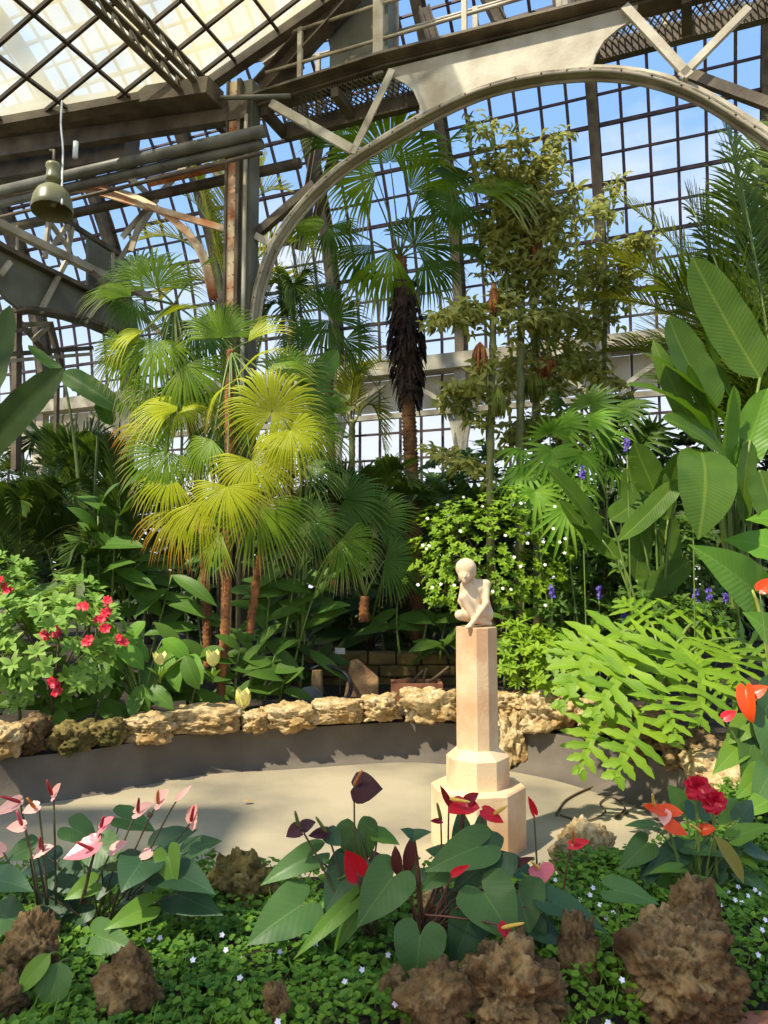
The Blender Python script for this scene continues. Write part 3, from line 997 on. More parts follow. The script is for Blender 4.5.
def shrub(root, base, cen, rad, ntip, L, W, lmat, smat, k=6, stems=7, name='foliage', shell=.55, lean=.5, flat=0.0):
    """stems from base into an ellipsoid crown of leaf whorls"""
    mb, st = MB(), MB()
    base, cen, rad = (np.asarray(q, float) for q in (base, cen, rad))
    tips = []
    for i in range(ntip):
        v = nrm(V(uni(-1, 1), uni(-1, 1), uni(-.75, 1)))
        q = shell + (1 - shell) * rng.random() ** .6
        q *= 1 + .22 * mnoise.noise(Vector(v * 2.2) + Vector((cen[0], cen[1], cen[2])))
        p = cen + v * rad * q
        tips.append(p)
        whorl(mb, p, nrm(v * lean + UP * .6 + V(0, -.25, 0)), L, W, k)
    for i in range(stems):
        p = tips[i * len(tips) // stems]
        tube(st, bez(base + V(uni(-.06, .06), uni(-.06, .06), 0), V(base[0], base[1], (base[2] + p[2]) / 2), p, 6), 0, 5, rs=list(np.linspace(.014, .005, 7)))
    st.build('stem', smat, root)
    return mb.build(name, lmat, root), tips

# ------------------------------------------------------------------ leaf materials
def veined(name, c1, c2, vein, k=9.0, rough=.42, trans=.2, spec=.3, bump=.35, tint=(1.2, 1.1, .5), midw=.05, sidew=.08, slant=.35, vmix=.45):
    """leaf with a pale midrib and side veins, read off the blade's own coordinates"""
    m = leaf_mat(name, c1, c2, trans=trans, rough=rough, spec=spec, tint=tint, scale=4)
    nt = m.node_tree; L = nt.links.new
    p = next(n for n in nt.nodes if n.type == 'BSDF_PRINCIPLED')
    src = p.inputs['Base Color'].links[0].from_socket
    at = nt.nodes.new('ShaderNodeAttribute'); at.attribute_name = 'leaf'
    sp = nt.nodes.new('ShaderNodeSeparateXYZ'); L(at.outputs['Vector'], sp.inputs[0])
    def M(op, a, b=None, c=None):
        n = nt.nodes.new('ShaderNodeMath'); n.operation = op
        for i, q in enumerate((a, b, c)):
            if q is None: continue
            if isinstance(q, (int, float)): n.inputs[i].default_value = q
            else: L(q, n.inputs[i])
        return n.outputs[0]
    ax = M('ABSOLUTE', sp.outputs['Y'])
    mid = M('LESS_THAN', ax, midw)
    ph = M('MULTIPLY', M('SUBTRACT', sp.outputs['X'], M('MULTIPLY', ax, slant)), k)
    fr = M('PINGPONG', ph, .5)
    side = M('LESS_THAN', fr, sidew)
    vn = M('MAXIMUM', mid, M('MULTIPLY', side, .45))
    mx = nt.nodes.new('ShaderNodeMix'); mx.data_type = 'RGBA'
    L(M('MULTIPLY', vn, vmix), mx.inputs['Factor']); L(src, mx.inputs[6]); mx.inputs[7].default_value = vein
    out = mx.outputs[2]
    L(out, p.inputs['Base Color'])
    if bump:
        b = nt.nodes.new('ShaderNodeBump'); b.inputs['Strength'].default_value = bump; b.inputs['Distance'].default_value = .004
        L(fr, b.inputs['Height']); L(b.outputs[0], p.inputs['Normal'])
    return m

def tipped(name, c1, c2, tip, start=.72, trans=.45, rough=.4, isl=.35, tint=(1.25, 1.15, .45)):
    """palm fan whose finger tips are dry"""
    m = leaf_mat(name, c1, c2, trans=trans, rough=rough, tint=tint, scale=2.0)
    nt = m.node_tree; L = nt.links.new
    p = next(n for n in nt.nodes if n.type == 'BSDF_PRINCIPLED')
    at = nt.nodes.new('ShaderNodeAttribute'); at.attribute_name = 'leaf'
    sp = nt.nodes.new('ShaderNodeSeparateXYZ'); L(at.outputs['Vector'], sp.inputs[0])
    mr = nt.nodes.new('ShaderNodeMapRange'); mr.inputs[1].default_value = start; mr.inputs[2].default_value = 1.0
    L(sp.outputs['X'], mr.inputs[0])
    src = p.inputs['Base Color'].links[0].from_socket
    mx = nt.nodes.new('ShaderNodeMix'); mx.data_type = 'RGBA'
    L(mr.outputs[0], mx.inputs['Factor']); L(src, mx.inputs[6]); mx.inputs[7].default_value = tip
    L(mx.outputs[2], p.inputs['Base Color'])
    for n in nt.nodes:
        if n.type == 'MATH' and n.operation == 'MULTIPLY_ADD' and abs(n.inputs[1].default_value - .6) < 1e-6:
            n.inputs[1].default_value = isl
    return m

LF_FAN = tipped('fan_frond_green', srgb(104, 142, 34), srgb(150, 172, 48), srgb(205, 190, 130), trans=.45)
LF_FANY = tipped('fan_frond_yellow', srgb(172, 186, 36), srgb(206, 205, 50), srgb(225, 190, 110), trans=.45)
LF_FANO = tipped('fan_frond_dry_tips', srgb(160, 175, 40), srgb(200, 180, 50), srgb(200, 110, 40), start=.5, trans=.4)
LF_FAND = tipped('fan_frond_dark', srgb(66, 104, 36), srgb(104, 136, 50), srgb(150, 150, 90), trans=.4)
LF_ARECA = leaf_mat('feather_frond', srgb(58, 84, 34), srgb(96, 118, 48), trans=.35, rough=.45)
LF_ARECAY = leaf_mat('feather_frond_yellow', srgb(120, 132, 44), srgb(170, 168, 62), trans=.45, rough=.45)
LF_COCO = leaf_mat('coconut_frond', srgb(70, 98, 26), srgb(120, 138, 40), trans=.4, rough=.35)
LF_FISH = leaf_mat('fishtail_leaf', srgb(104, 118, 46), srgb(190, 186, 98), trans=.45, rough=.45)
LF_BANANA = veined('banana_leaf', srgb(58, 92, 30), srgb(96, 126, 40), srgb(160, 180, 74), k=30, trans=.4, bump=.5, midw=.05, sidew=.10, slant=.12, tint=(1.5, 1.5, .5), vmix=.30)
LF_GINGER = veined('ginger_leaf', srgb(62, 100, 36), srgb(100, 138, 52), srgb(130, 160, 80), k=16, trans=.35, bump=.3, slant=.3)
LF_EAR = veined('elephant_ear_leaf', srgb(92, 142, 40), srgb(122, 166, 54), srgb(160, 196, 90), k=13, trans=.4, bump=.6, midw=.04, slant=.25, vmix=.35)
LF_PHILO = veined('philodendron_leaf', srgb(86, 128, 24), srgb(144, 176, 44), srgb(160, 190, 80), k=3, trans=.35, rough=.5, bump=.1, midw=.08, sidew=.02, vmix=.3)
LF_ANTH = veined('anthurium_leaf', srgb(62, 94, 46), srgb(92, 124, 60), srgb(120, 150, 84), k=7, trans=.18, rough=.42, bump=.12, midw=.025, sidew=.035, slant=.45, vmix=.4)
LF_ANTHD = veined('anthurium_leaf_dark', srgb(46, 76, 46), srgb(68, 98, 58), srgb(96, 126, 84), k=7, trans=.14, rough=.42, bump=.12, midw=.025, sidew=.035, slant=.45, vmix=.35)
LF_ANTHL = veined('anthurium_leaf_light', srgb(92, 130, 44), srgb(122, 156, 54), srgb(150, 180, 80), k=7, trans=.3, rough=.42, bump=.1, midw=.03, sidew=.035, slant=.45, vmix=.4)
LF_SHRUB = leaf_mat('shrub_leaf', srgb(104, 148, 58), srgb(160, 190, 92), trans=.35)
LF_WHITE = leaf_mat('bright_shrub_leaf', srgb(100, 140, 30), srgb(158, 186, 52), trans=.35)
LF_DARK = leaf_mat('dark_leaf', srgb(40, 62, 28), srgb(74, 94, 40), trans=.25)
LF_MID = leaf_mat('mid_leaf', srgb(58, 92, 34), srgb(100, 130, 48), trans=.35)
LF_RHAPIS = leaf_mat('lady_palm_leaf', srgb(92, 140, 34), srgb(140, 176, 58), trans=.35)
LF_CLOVER = leaf_mat('ground_leaf', srgb(56, 104, 40), srgb(128, 164, 52), trans=.35, scale=1.6)
def rockmat(name, c1, c2, c3, pit):
    m = mat(name, c1, c2, rough=.95, scale=3.5, bump=1.0, bscale=30, c3=c3, spec=.15)
    nt = m.node_tree; L = nt.links.new
    p = next(n for n in nt.nodes if n.type == 'BSDF_PRINCIPLED')
    tc = next(n for n in nt.nodes if n.type == 'TEX_COORD')
    v = nt.nodes.new('ShaderNodeTexVoronoi'); v.inputs['Scale'].default_value = 34; v.feature = 'SMOOTH_F1'
    nz = nt.nodes.new('ShaderNodeTexNoise'); nz.inputs['Scale'].default_value = 16; nz.inputs['Detail'].default_value = 8; nz.inputs['Roughness'].default_value = .7
    L(tc.outputs['Object'], v.inputs['Vector']); L(tc.outputs['Object'], nz.inputs['Vector'])
    mr = nt.nodes.new('ShaderNodeMapRange'); mr.inputs[1].default_value = .40; mr.inputs[2].default_value = .58; mr.inputs[3].default_value = .75; mr.inputs[4].default_value = 0
    L(nz.outputs['Fac'], mr.inputs[0])
    src = p.inputs['Base Color'].links[0].from_socket
    mx = nt.nodes.new('ShaderNodeMix'); mx.data_type = 'RGBA'
    L(mr.outputs[0], mx.inputs['Factor']); L(src, mx.inputs[6]); mx.inputs[7].default_value = pit
    L(mx.outputs[2], p.inputs['Base Color'])
    b = next(n for n in nt.nodes if n.type == 'BUMP')
    a = nt.nodes.new('ShaderNodeMath'); a.operation = 'MULTIPLY_ADD'; a.inputs[1].default_value = .6
    L(v.outputs['Distance'], a.inputs[0]); L(nz.outputs['Fac'], a.inputs[2]); L(a.outputs[0], b.inputs['Height'])
    return m
BARK = mat('palm_bark', srgb(165, 108, 62), srgb(98, 62, 38), rough=.9, scale=9, bump=.8, bscale=30)
BARK_G = mat('green_cane', srgb(140, 138, 78), srgb(100, 104, 58), rough=.6, scale=6, bump=.2)
BARK_B = mat('brown_trunk', srgb(140, 96, 56), srgb(84, 54, 32), rough=.9, scale=8, bump=.8, bscale=24)
HAIR = mat('dark_fibre', srgb(62, 42, 30), srgb(30, 20, 14), rough=1, scale=9, bump=1, bscale=40)
STALK = mat('green_stalk', srgb(120, 140, 60), srgb(90, 112, 48), rough=.5, scale=5)
STALK_Y = mat('yellow_stalk', srgb(170, 170, 80), srgb(140, 146, 66), rough=.5, scale=5)
STEM_R = mat('red_stem', srgb(112, 66, 48), srgb(84, 50, 38), rough=.5, scale=9)
STEM_D = mat('dark_stem', srgb(92, 84, 52), srgb(72, 58, 42), rough=.5, scale=9)
TWIG = mat('twig', srgb(96, 78, 50), srgb(66, 54, 36), rough=.8, scale=9)
TUFA = rockmat('tufa_rock', srgb(224, 204, 160), srgb(176, 142, 90), srgb(206, 180, 130), srgb(140, 110, 66))
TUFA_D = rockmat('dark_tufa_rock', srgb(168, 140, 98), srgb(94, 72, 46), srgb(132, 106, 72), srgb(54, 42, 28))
TUFA_M = rockmat('mossy_tufa_rock', srgb(160, 140, 84), srgb(84, 84, 38), srgb(132, 116, 66), srgb(52, 46, 30))

def img(hub, ang, Y, dz=0.0):
    """direction in space seen at angle ang in the picture at that place; dz is its lean away from the viewer"""
    a = R(ang)
    q = P(hub[0] + 20 * math.cos(a), hub[1] - 20 * math.sin(a), Y) - P(hub[0], hub[1], Y)
    return nrm(nrm(q) + V(0, 1, 0) * dz)
FACE = V(0, -1, .12)
# ================================================================== fan palms behind the pool
def fan_palm(label, trunk_px, Yt, r, fans, bark=BARK, group=None, crown=None, name='fan_palm', big=1.18, join=.5):
    """trunk_px from the ground up; fans: (hub, angle, radius px, spread, lean, facing, material, Y)"""
    b = P(*trunk_px[0], Yt)
    root = thing(name, label, 'palm', b, group)
    m = MB(); trunk(m, [P(x, y, Yt) for x, y in trunk_px], r, seed=b[0], taper=.85)
    m.build('trunk', bark, root)
    top = P(*(crown or trunk_px[-1]), Yt)
    for hub, ang, rp_, spread, lean, face, mt, Y in fans:
        h = P(*hub, Y)
        d = img(hub, ang, Y, lean)
        rad = rp_ * big * Y / F
        f = MB()
        fan(f, h, d, V(*face), rad, spread, nseg=max(14, int(spread / 4.6)), droop=uni(.18, .4), join=join)
        o = f.build('frond', mt, root)
        s = MB()
        mid = (top + h) / 2 + UP * .12 * np.linalg.norm(h - top)
        tube(s, bez(top, mid, h, 6), 0, 5, rs=list(np.linspace(.014, .007, 7)))
        s.build('stalk', STALK, o)
    return root
F1, F2, F3, F4, FUP, FDN = (0, -1, .2), (.3, -1, .3), (-.4, -1, .3), (0, -.7, .8), (0, -.25, 1), (0, -.8, -.6)
g_, y_, o_, d_ = LF_FAN, LF_FANY, LF_FANO, LF_FAND
fan_palm('tallest bright fan palm, its slim reddish trunk curving at the base on the pool rim',
         [(215, 716), (221, 690), (226, 600), (229, 480), (229, 400), (231, 350)], 7.3, .046, [
    ((222, 338), 92, 46, 190, .1, F1, g_, 7.25), ((248, 342), 42, 46, 80, .1, F4, y_, 7.2),
    ((232, 386), 44, 62, 34, -.1, FUP, y_, 7.0), ((240, 378), 222, 48, 34, -.1, FUP, y_, 7.0),
    ((264, 374), 24, 48, 60, .1, F4, g_, 7.2), ((272, 412), 70, 54, 340, .0, F2, y_, 6.9),
    ((290, 430), 312, 42, 220, -.1, F2, y_, 6.85), ((251, 460), 300, 45, 270, -.1, F1, y_, 6.8),
    ((266, 462), 330, 36, 200, 0, F2, y_, 6.9), ((227, 486), 266, 44, 200, -.15, F1, y_, 6.75),
    ((213, 440), 235, 38, 150, -.1, F3, g_, 6.95), ((204, 500), 246, 48, 100, -.1, F1, y_, 6.9)], crown=(231, 352))
fan_palm('fan palm with a short leaning trunk just right of the tallest bright fan palm',
         [(249, 640), (255, 590), (263, 540), (268, 500)], 7.6, .045, [
    ((258, 503), 272, 55, 200, -.15, F1, g_, 7.3), ((222, 533), 236, 42, 120, -.1, F3, g_, 7.3),
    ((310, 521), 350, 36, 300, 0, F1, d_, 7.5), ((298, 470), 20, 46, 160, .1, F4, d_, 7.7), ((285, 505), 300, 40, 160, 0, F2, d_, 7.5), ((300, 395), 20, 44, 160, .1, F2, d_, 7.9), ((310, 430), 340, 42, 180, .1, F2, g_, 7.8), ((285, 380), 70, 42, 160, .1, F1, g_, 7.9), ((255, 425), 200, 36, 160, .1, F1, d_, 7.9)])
fan_palm('fan palm of the bright clump whose crown reaches up beside the plate girder',
         [(208, 668), (206, 600), (200, 500), (188, 400), (176, 330), (174, 305)], 8.0, .05, [
    ((156, 288), 92, 50, 200, .1, F1, g_, 7.9), ((131, 297), 165, 46, 130, 0, F4, g_, 7.8), ((135, 300), 250, 34, 170, 0, F1, d_, 7.85),
    ((190, 280), 44, 44, 50, .1, FUP, g_, 7.8), ((150, 326), 26, 60, 40, -.1, FUP, y_, 7.5), ((146, 331), 202, 42, 90, -.1, F4, y_, 7.5),
    ((158, 340), 236, 62, 130, -.1, F1, g_, 7.5), ((158, 340), 328, 46, 70, -.1, F4, g_, 7.45), ((186, 364), 305, 54, 140, -.1, F1, g_, 7.4),
    ((178, 410), 178, 46, 150, -.1, F4, y_, 7.3), ((181, 411), 0, 30, 190, -.1, F4, y_, 7.3), ((150, 420), 250, 40, 120, -.1, F1, o_, 7.35),
    ((168, 452), 205, 48, 270, -.1, F1, g_, 7.2), ((172, 475), 240, 42, 140, -.1, F1, y_, 7.15), ((184, 507), 236, 50, 90, -.1, F1, o_, 7.2),
    ((195, 320), 285, 48, 200, .1, F1, d_, 8.0), ((140, 280), 120, 44, 140, .2, F1, d_, 8.2), ((205, 330), 330, 40, 150, .1, F2, d_, 8.0),
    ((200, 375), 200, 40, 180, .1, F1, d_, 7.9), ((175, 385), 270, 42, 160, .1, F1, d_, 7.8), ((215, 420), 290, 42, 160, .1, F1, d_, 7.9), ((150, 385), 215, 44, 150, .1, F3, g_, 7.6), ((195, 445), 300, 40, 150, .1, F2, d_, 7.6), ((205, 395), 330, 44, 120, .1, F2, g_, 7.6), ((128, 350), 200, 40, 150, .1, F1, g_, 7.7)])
fan_palm('stemless fan palm with darker fans held low, right of the bright clump',
         [(364, 622), (364, 606), (365, 596)], 8.2, .06, [
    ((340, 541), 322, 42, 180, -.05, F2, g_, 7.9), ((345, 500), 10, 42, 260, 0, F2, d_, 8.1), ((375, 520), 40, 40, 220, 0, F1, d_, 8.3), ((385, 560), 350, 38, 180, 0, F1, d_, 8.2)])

# tall palm in the middle
E = fan_palm('tall fan palm with black shaggy collar inside the arch',
         [(418, 640), (414, 520), (409, 420), (405, 330), (401, 275), (400, 258)], 9.5, .10, [
    ((390, 163), 97, 62, 200, .1, F1, g_, 9.3), ((376, 176), 188, 44, 150, 0, F1, g_, 9.2), ((425, 176), 50, 66, 40, 0, FUP, g_, 9.2),
    ((430, 172), 350, 48, 130, 0, F4, d_, 9.4), ((460, 194), 6, 66, 110, -.1, F4, g_, 9.0), ((457, 197), 235, 34, 160, -.1, F1, d_, 9.0),
    ((415, 246), 40, 36, 220, .1, F1, d_, 9.7), ((440, 250), 355, 52, 70, 0, F4, d_, 9.4), ((326, 224), 190, 40, 150, 0, F4, g_, 9.2),
    ((330, 226), 310, 26, 150, 0, F1, d_, 9.2), ((391, 250), 258, 48, 90, 0, F1, g_, 9.4), ((350, 146), 118, 44, 150, .1, F1, d_, 9.9),
    ((372, 245), 230, 40, 100, 0, F1, d_, 9.6), ((425, 260), 300, 36, 120, 0, F1, d_, 9.6), ((410, 190), 30, 50, 160, .1, F1, g_, 9.6)], bark=BARK_B, big=1.4, join=.62)
m = MB()
for i in range(320):
    t = rng.random()
    c = P(401 + 7 * t + 2, 284 + 112 * t, 9.5)
    a = uni(0, 6.28)
    rr = .10 + .10 * math.sin(PI * min(1, t * 1.1)) ** .7
    p = c + V(math.cos(a) * rr, math.sin(a) * rr, uni(-.05, .05))
    q = p + V(math.cos(a) * .07, math.sin(a) * .07, -uni(.1, .32))
    w_ = V(-math.sin(a), math.cos(a), 0) * uni(.012, .03)
    m.add([p - w_, p + w_, q + w_ * .5, q - w_ * .5, (p + q) / 2 + V(math.cos(a), math.sin(a), 0) * .02], [(0, 1, 4), (1, 2, 4), (2, 3, 4), (3, 0, 4)])
trunk(m, [P(409, 395, 9.5), P(405, 330, 9.5), P(403, 284, 9.5)], .15, seed=3, rough=.5, ring=.12)
tag(m.build('fibre_collar', HAIR, E), 'black shaggy fibre around the upper trunk')

fan_palm('dark fan palm against the blue panes just left of the tall shaggy-collared palm',
         [(335, 640), (333, 520), (330, 420), (329, 350)], 10.5, .07, [
    ((330, 318), 62, 38, 170, .1, F2, d_, 10.3), ((329, 320), 245, 40, 130, 0, F1, d_, 10.3), ((345, 340), 340, 34, 140, 0, F1, d_, 10.4), ((312, 345), 160, 34, 130, 0, F1, d_, 10.5)], bark=BARK_B, big=1.3)

# ================================================================== feather palms
def feather_palm(label, base, Y, fr, lmat, trunks=0, ll=.4, nl=44, lw=.034, group=None, droop=.4, name='feather_palm', tk=None, vee=.3, r=.05, ang=55, tipang=25):
    """fr: (start px, over px, tip px, Y offset of the tip)"""
    b = P(*base, Y)
    root = thing(name, label, 'palm', b, group)
    if tk:
        for line in tk:
            m = MB(); trunk(m, [P(x, y, Y) for x, y in line], r, seed=b[0], ring=.12, rough=.06); m.build('trunk', BARK_G, root)
    for s, o, t, dy in fr:
        m, st = MB(), MB()
        pinnate(m, P(*s, Y), P(*o, Y + dy * .5), P(*t, Y + dy), nl=nl, ll=ll * uni(.9, 1.1), lw=lw, droop=droop, vee=vee, stalk=st, ang=ang, tipang=tipang)
        fo = m.build('frond', lmat, root)
        st.build('stalk', STALK, fo)
    return root

def auto_fronds(base, crown, n, Lpx, spread=(20, 160), seed=1):
    """an arching spray of fronds from a crown point"""
    r_ = random.Random(seed)
    out = []
    for i in range(n):
        a = R(spread[0] + (spread[1] - spread[0]) * (i + r_.random()) / n)
        L_ = Lpx * r_.uniform(.8, 1.15)
        ox, oy = crown[0] + L_ * .6 * math.cos(a), crown[1] - L_ * (.75 * math.sin(a) + .1)
        tx, ty = crown[0] + L_ * 1.05 * math.cos(a), crown[1] - L_ * (.62 * math.sin(a) - .18)
        out.append((base if r_.random() < .3 else crown, (ox, oy), (tx, ty), r_.uniform(-.9, .5)))
    return out

feather_palm('dark feathery palm at the far left edge above the red-flowered shrub', (20, 640), 9.0, auto_fronds((20, 620), (25, 560), 12, 120, (15, 165), 1), LF_ARECA, ll=.42)
feather_palm('dark feathery palm behind the big ginger leaves, left of the bright fan palms', (95, 640), 10.6, auto_fronds((95, 620), (100, 545), 14, 130, (10, 170), 2), LF_ARECA, ll=.45)
feather_palm('feathery palm reaching up to the pale panes at left, below the arched banana leaf', (62, 600), 11.0, auto_fronds((60, 600), (62, 500), 13, 110, (10, 170), 3), LF_ARECA, ll=.55)
feather_palm('feathery palm with grey-green drooping fronds touching the left fans of the bright palms', (128, 620), 8.3, [((125, 600), (110, 480), (128, 528), -.4), ((125, 600), (95, 500), (70, 560), -.5), ((125, 590), (120, 440), (100, 440), .2), ((122, 600), (80, 520), (75, 600), -.6), ((122, 600), (135, 470), (150, 500), .1), ((122, 600), (70, 470), (20, 480), .1)], LF_ARECA, ll=.36)
feather_palm('feathery palm right of the column with long fronds beside the brown trunk', (372, 640), 9.0, auto_fronds((372, 620), (370, 530), 13, 105, (10, 170), 4), LF_ARECA, ll=.42)
feather_palm('grey-green feathery palm low behind the brown trunk', (440, 620), 10.5, auto_fronds((440, 610), (445, 540), 12, 95, (10, 170), 5), LF_ARECA, ll=.45)
feather_palm('pale yellowish palm fronds hanging left of the tall palm collar', (352, 600), 11.5, [((352, 430), (345, 330), (385, 400), -.3), ((352, 430), (330, 350), (300, 370), .2), ((352, 430), (360, 345), (395, 365), .2), ((352, 430), (325, 380), (308, 430), -.2), ((352, 430), (375, 370), (384, 450), .1)], LF_ARECAY, ll=.5, tk=[[(352, 640), (352, 420)]])
feather_palm('airy feathery palm crown behind the rusty column head', (225, 600), 12.5, [((228, 300), (215, 190), (165, 190), .2), ((228, 300), (235, 180), (285, 190), .2), ((228, 300), (225, 170), (222, 150), .5), ((228, 300), (195, 220), (140, 240), -.2), ((228, 300), (270, 220), (315, 250), -.2), ((228, 300), (250, 190), (265, 160), .4), ((228, 300), (205, 190), (190, 165), .3), ((228, 300), (200, 260), (160, 300), 0), ((228, 300), (290, 260), (320, 310), 0)], LF_ARECAY, ll=.6, tk=[[(226, 640), (227, 450), (228, 295)]], r=.08)
feather_palm('soft dark palm plumes hanging right of the column inside the arch', (290, 600), 12.0, [((292, 330), (285, 240), (262, 310), 0), ((292, 330), (300, 230), (318, 300), 0), ((292, 330), (290, 225), (300, 360), -.3), ((292, 330), (320, 260), (335, 330), .2), ((292, 330), (270, 260), (255, 370), .2), ((292, 330), (300, 250), (280, 390), .1)], LF_ARECA, ll=.55, tk=[[(290, 640), (291, 330)]], droop=.9)
# coconut palm at right
feather_palm('large arching coconut-like palm filling the upper right corner behind the banana leaves', (800, 640), 7.6, [
    ((790, 520), (762, 250), (722, 108), .4), ((790, 520), (790, 260), (752, 130), 1.0), ((790, 520), (740, 300), (690, 205), .3), ((790, 500), (745, 330), (682, 250), .6),
    ((790, 500), (720, 300), (668, 290), .2), ((790, 500), (800, 250), (790, 120), .8), ((800, 480), (730, 350), (660, 340), .8), ((800, 480), (760, 300), (735, 190), 1.2), ((800, 500), (740, 380), (690, 390), 1.2), ((810, 480), (770, 330), (720, 270), 1.5)],
    LF_COCO, ll=1.08, nl=76, lw=.042, droop=.35, vee=.08, ang=72, tipang=40, tk=[[(800, 660), (798, 560), (795, 500)]], r=.11)
feather_palm('yellow-green palm frond arching left from behind the upright banana leaves', (760, 600), 9.5, [((745, 380), (690, 270), (588, 252), -.3), ((745, 380), (680, 290), (590, 300), 0), ((745, 400), (660, 340), (612, 352), .2), ((745, 380), (705, 250), (620, 200), .4)], LF_ARECAY, ll=.6, nl=60, lw=.03, droop=.8, tk=[[(760, 640), (750, 480), (745, 380)]], r=.07)
# ================================================================== single leaves placed as they stand
def leaf_at(mb, b, t, wpx, Y, dY=0.0, hint=FACE, **k):
    """b: where the blade meets its stalk, t: its tip (both in the picture), wpx: its width"""
    p0, p1 = P(*b, Y), P(*t, Y + dY)
    blade(mb, p0, p1, wpx * (Y + dY / 2) / F, V(*hint), **k)
    return p0, p1

def leafy(label, base, Y, leaves, lmat, smat, cat='plant', name='plant', group=None, lname='leaf', r=.012, sag=.25, root=None):
    """leaves: (base px, tip px, width px, dY, hint, options); every leaf a part with its own stalk"""
    b = P(*base, Y)
    if root is None: root = thing(name, label, cat, b, group)
    for lf in leaves:
        bb, tt, wpx, dY, hint = lf[:5]
        op = dict(lf[5]) if len(lf) > 5 else {}
        mt = op.pop('mat', lmat); Yo = op.pop('Y', 0); nostalk = op.pop('nostalk', False); st0 = op.pop('from_', None)
        m = MB()
        p0, p1 = leaf_at(m, bb, tt, wpx, Y + Yo, dY, hint, **op)
        o = m.build(lname, mt, root)
        if not nostalk:
            s = MB()
            q0 = b if st0 is None else P(*st0, Y + Yo)
            q0 = q0 + V(uni(-.03, .03), uni(-.03, .03), 0)
            mid = V(q0[0] * .6 + p0[0] * .4, q0[1] * .6 + p0[1] * .4, q0[2] * (sag) + p0[2] * (1 - sag))
            tube(s, bez(q0, mid, p0, 7), 0, 6, rs=list(np.linspace(r, r * .6, 8)))
            s.build('stalk', smat, o)
    return root

# ------------------------------------------------------------------ fishtail palms with hanging tassels
def fishtail(label, trunk_px, Y, clusters, tass, r=.06, nl=46, L=.15, W=.052):
    b = P(*trunk_px[0], Y)
    root = thing('fishtail_palm', label, 'palm', b)
    m = MB(); trunk(m, [P(x, y, Y) for x, y in trunk_px], r, seed=b[0], ring=.3, rough=.05, taper=.7); m.build('trunk', BARK_G, root)
    for (sx, sy), (ex, ey), wpx, n_, dy in clusters:
        f, s = MB(), MB()
        p0, p2 = P(sx, sy, Y), P(ex, ey, Y + dy)
        c = (p0 + p2) / 2 + UP * .18 * np.linalg.norm(p2 - p0)
        pts = bez(p0, c, p2, 10)
        tube(s, pts, 0, 5, rs=list(np.linspace(.022, .006, 11)))
        wd = wpx * Y / F
        for i in range(n_):
            t = .15 + .85 * i / n_
            q = (1 - t) ** 2 * p0 + 2 * t * (1 - t) * c + t * t * p2
            tw = V(uni(-1, 1), uni(-1, 1), uni(-.9, .5)) * wd * (.9 - .5 * t) * rng.random() ** .5
            e = q + tw
            if i % 3 == 0: tube(s, [q, (q + e) / 2 + UP * .03, e], .006, 4)
            for j in range(6):
                d = nrm(tw * .6 + V(uni(-1, 1), uni(-.8, .6), uni(-1, .35)))
                little_leaf(f, e + V(uni(-.06, .06), uni(-.06, .06), uni(-.06, .06)), d, nrm(V(uni(-.6, .6), -1, uni(.1, 1))), L * uni(.7, 1.3), W * uni(.7, 1.3), curl=.3)
        fo = f.build('frond_foliage', LF_FISH, root)
        s.build('stalk', STALK, fo)
    for (x, y), lpx, wpx, mt in tass:
        m = MB()
        top = P(x, y, Y - .12); l_ = lpx * Y / F; w_ = wpx * Y / F
        for i in range(46):
            a, q = uni(0, 6.28), rng.random() ** .5
            e = top + V(math.cos(a) * w_ * q * .5, math.sin(a) * w_ * q * .5, -l_ * uni(.75, 1.05))
            mm = (top + e) / 2 + V(math.cos(a) * w_ * .45 * q, math.sin(a) * w_ * .45 * q, l_ * .2)
            tube(m, bez(top, mm, e, 5), 0, 4, rs=[.006, .012, .014, .014, .012, .006])
        m.build('fruit_tassel', mt, root)
    return root
TAS_O = mat('orange_tassel', srgb(190, 120, 66), srgb(150, 88, 46), rough=.8, scale=9)
TAS_G = mat('green_tassel', srgb(140, 146, 50), srgb(104, 112, 38), rough=.8, scale=9)
fishtail('tall fishtail palm with a slim pale trunk, its leafy crown reaching highest in the arch', [(520, 640), (520, 480), (521, 330), (522, 215)], 9.2, [
    ((522, 240), (478, 118), 42, 44, .3), ((522, 250), (560, 128), 44, 44, .2), ((522, 230), (520, 135), 44, 44, 0), ((522, 260), (500, 190), 44, 50, -.3), ((522, 260), (556, 205), 40, 48, -.2),
    ((522, 280), (470, 215), 40, 40, .2), ((522, 270), (575, 190), 36, 40, .3), ((522, 300), (495, 240), 34, 34, -.2), ((522, 300), (548, 250), 34, 34, -.2), ((522, 230), (545, 160), 44, 48, .1), ((522, 240), (490, 160), 40, 44, .1)],
    [((536, 238), 26, 12, TAS_O), ((508, 274), 26, 22, TAS_G), ((540, 312), 26, 18, TAS_G)], r=.06)
fishtail('fishtail palm with orange hanging tassels and green fruit, right of the tall palm trunk', [(492, 640), (490, 500), (492, 380), (494, 285)], 8.9, [
    ((494, 320), (425, 322), 22, 26, .1), ((494, 310), (440, 318), 24, 26, -.2), ((492, 400), (445, 388), 20, 22, 0), ((494, 330), (560, 315), 24, 30, .2), ((493, 360), (470, 385), 18, 18, -.2), ((492, 430), (440, 400), 14, 16, .2), ((491, 480), (430, 450), 14, 18, .3), ((494, 310), (510, 300), 24, 24, 0)],
    [((480, 342), 36, 16, TAS_O), ((493, 284), 30, 8, TAS_O), ((497, 385), 34, 14, TAS_G)], r=.055)
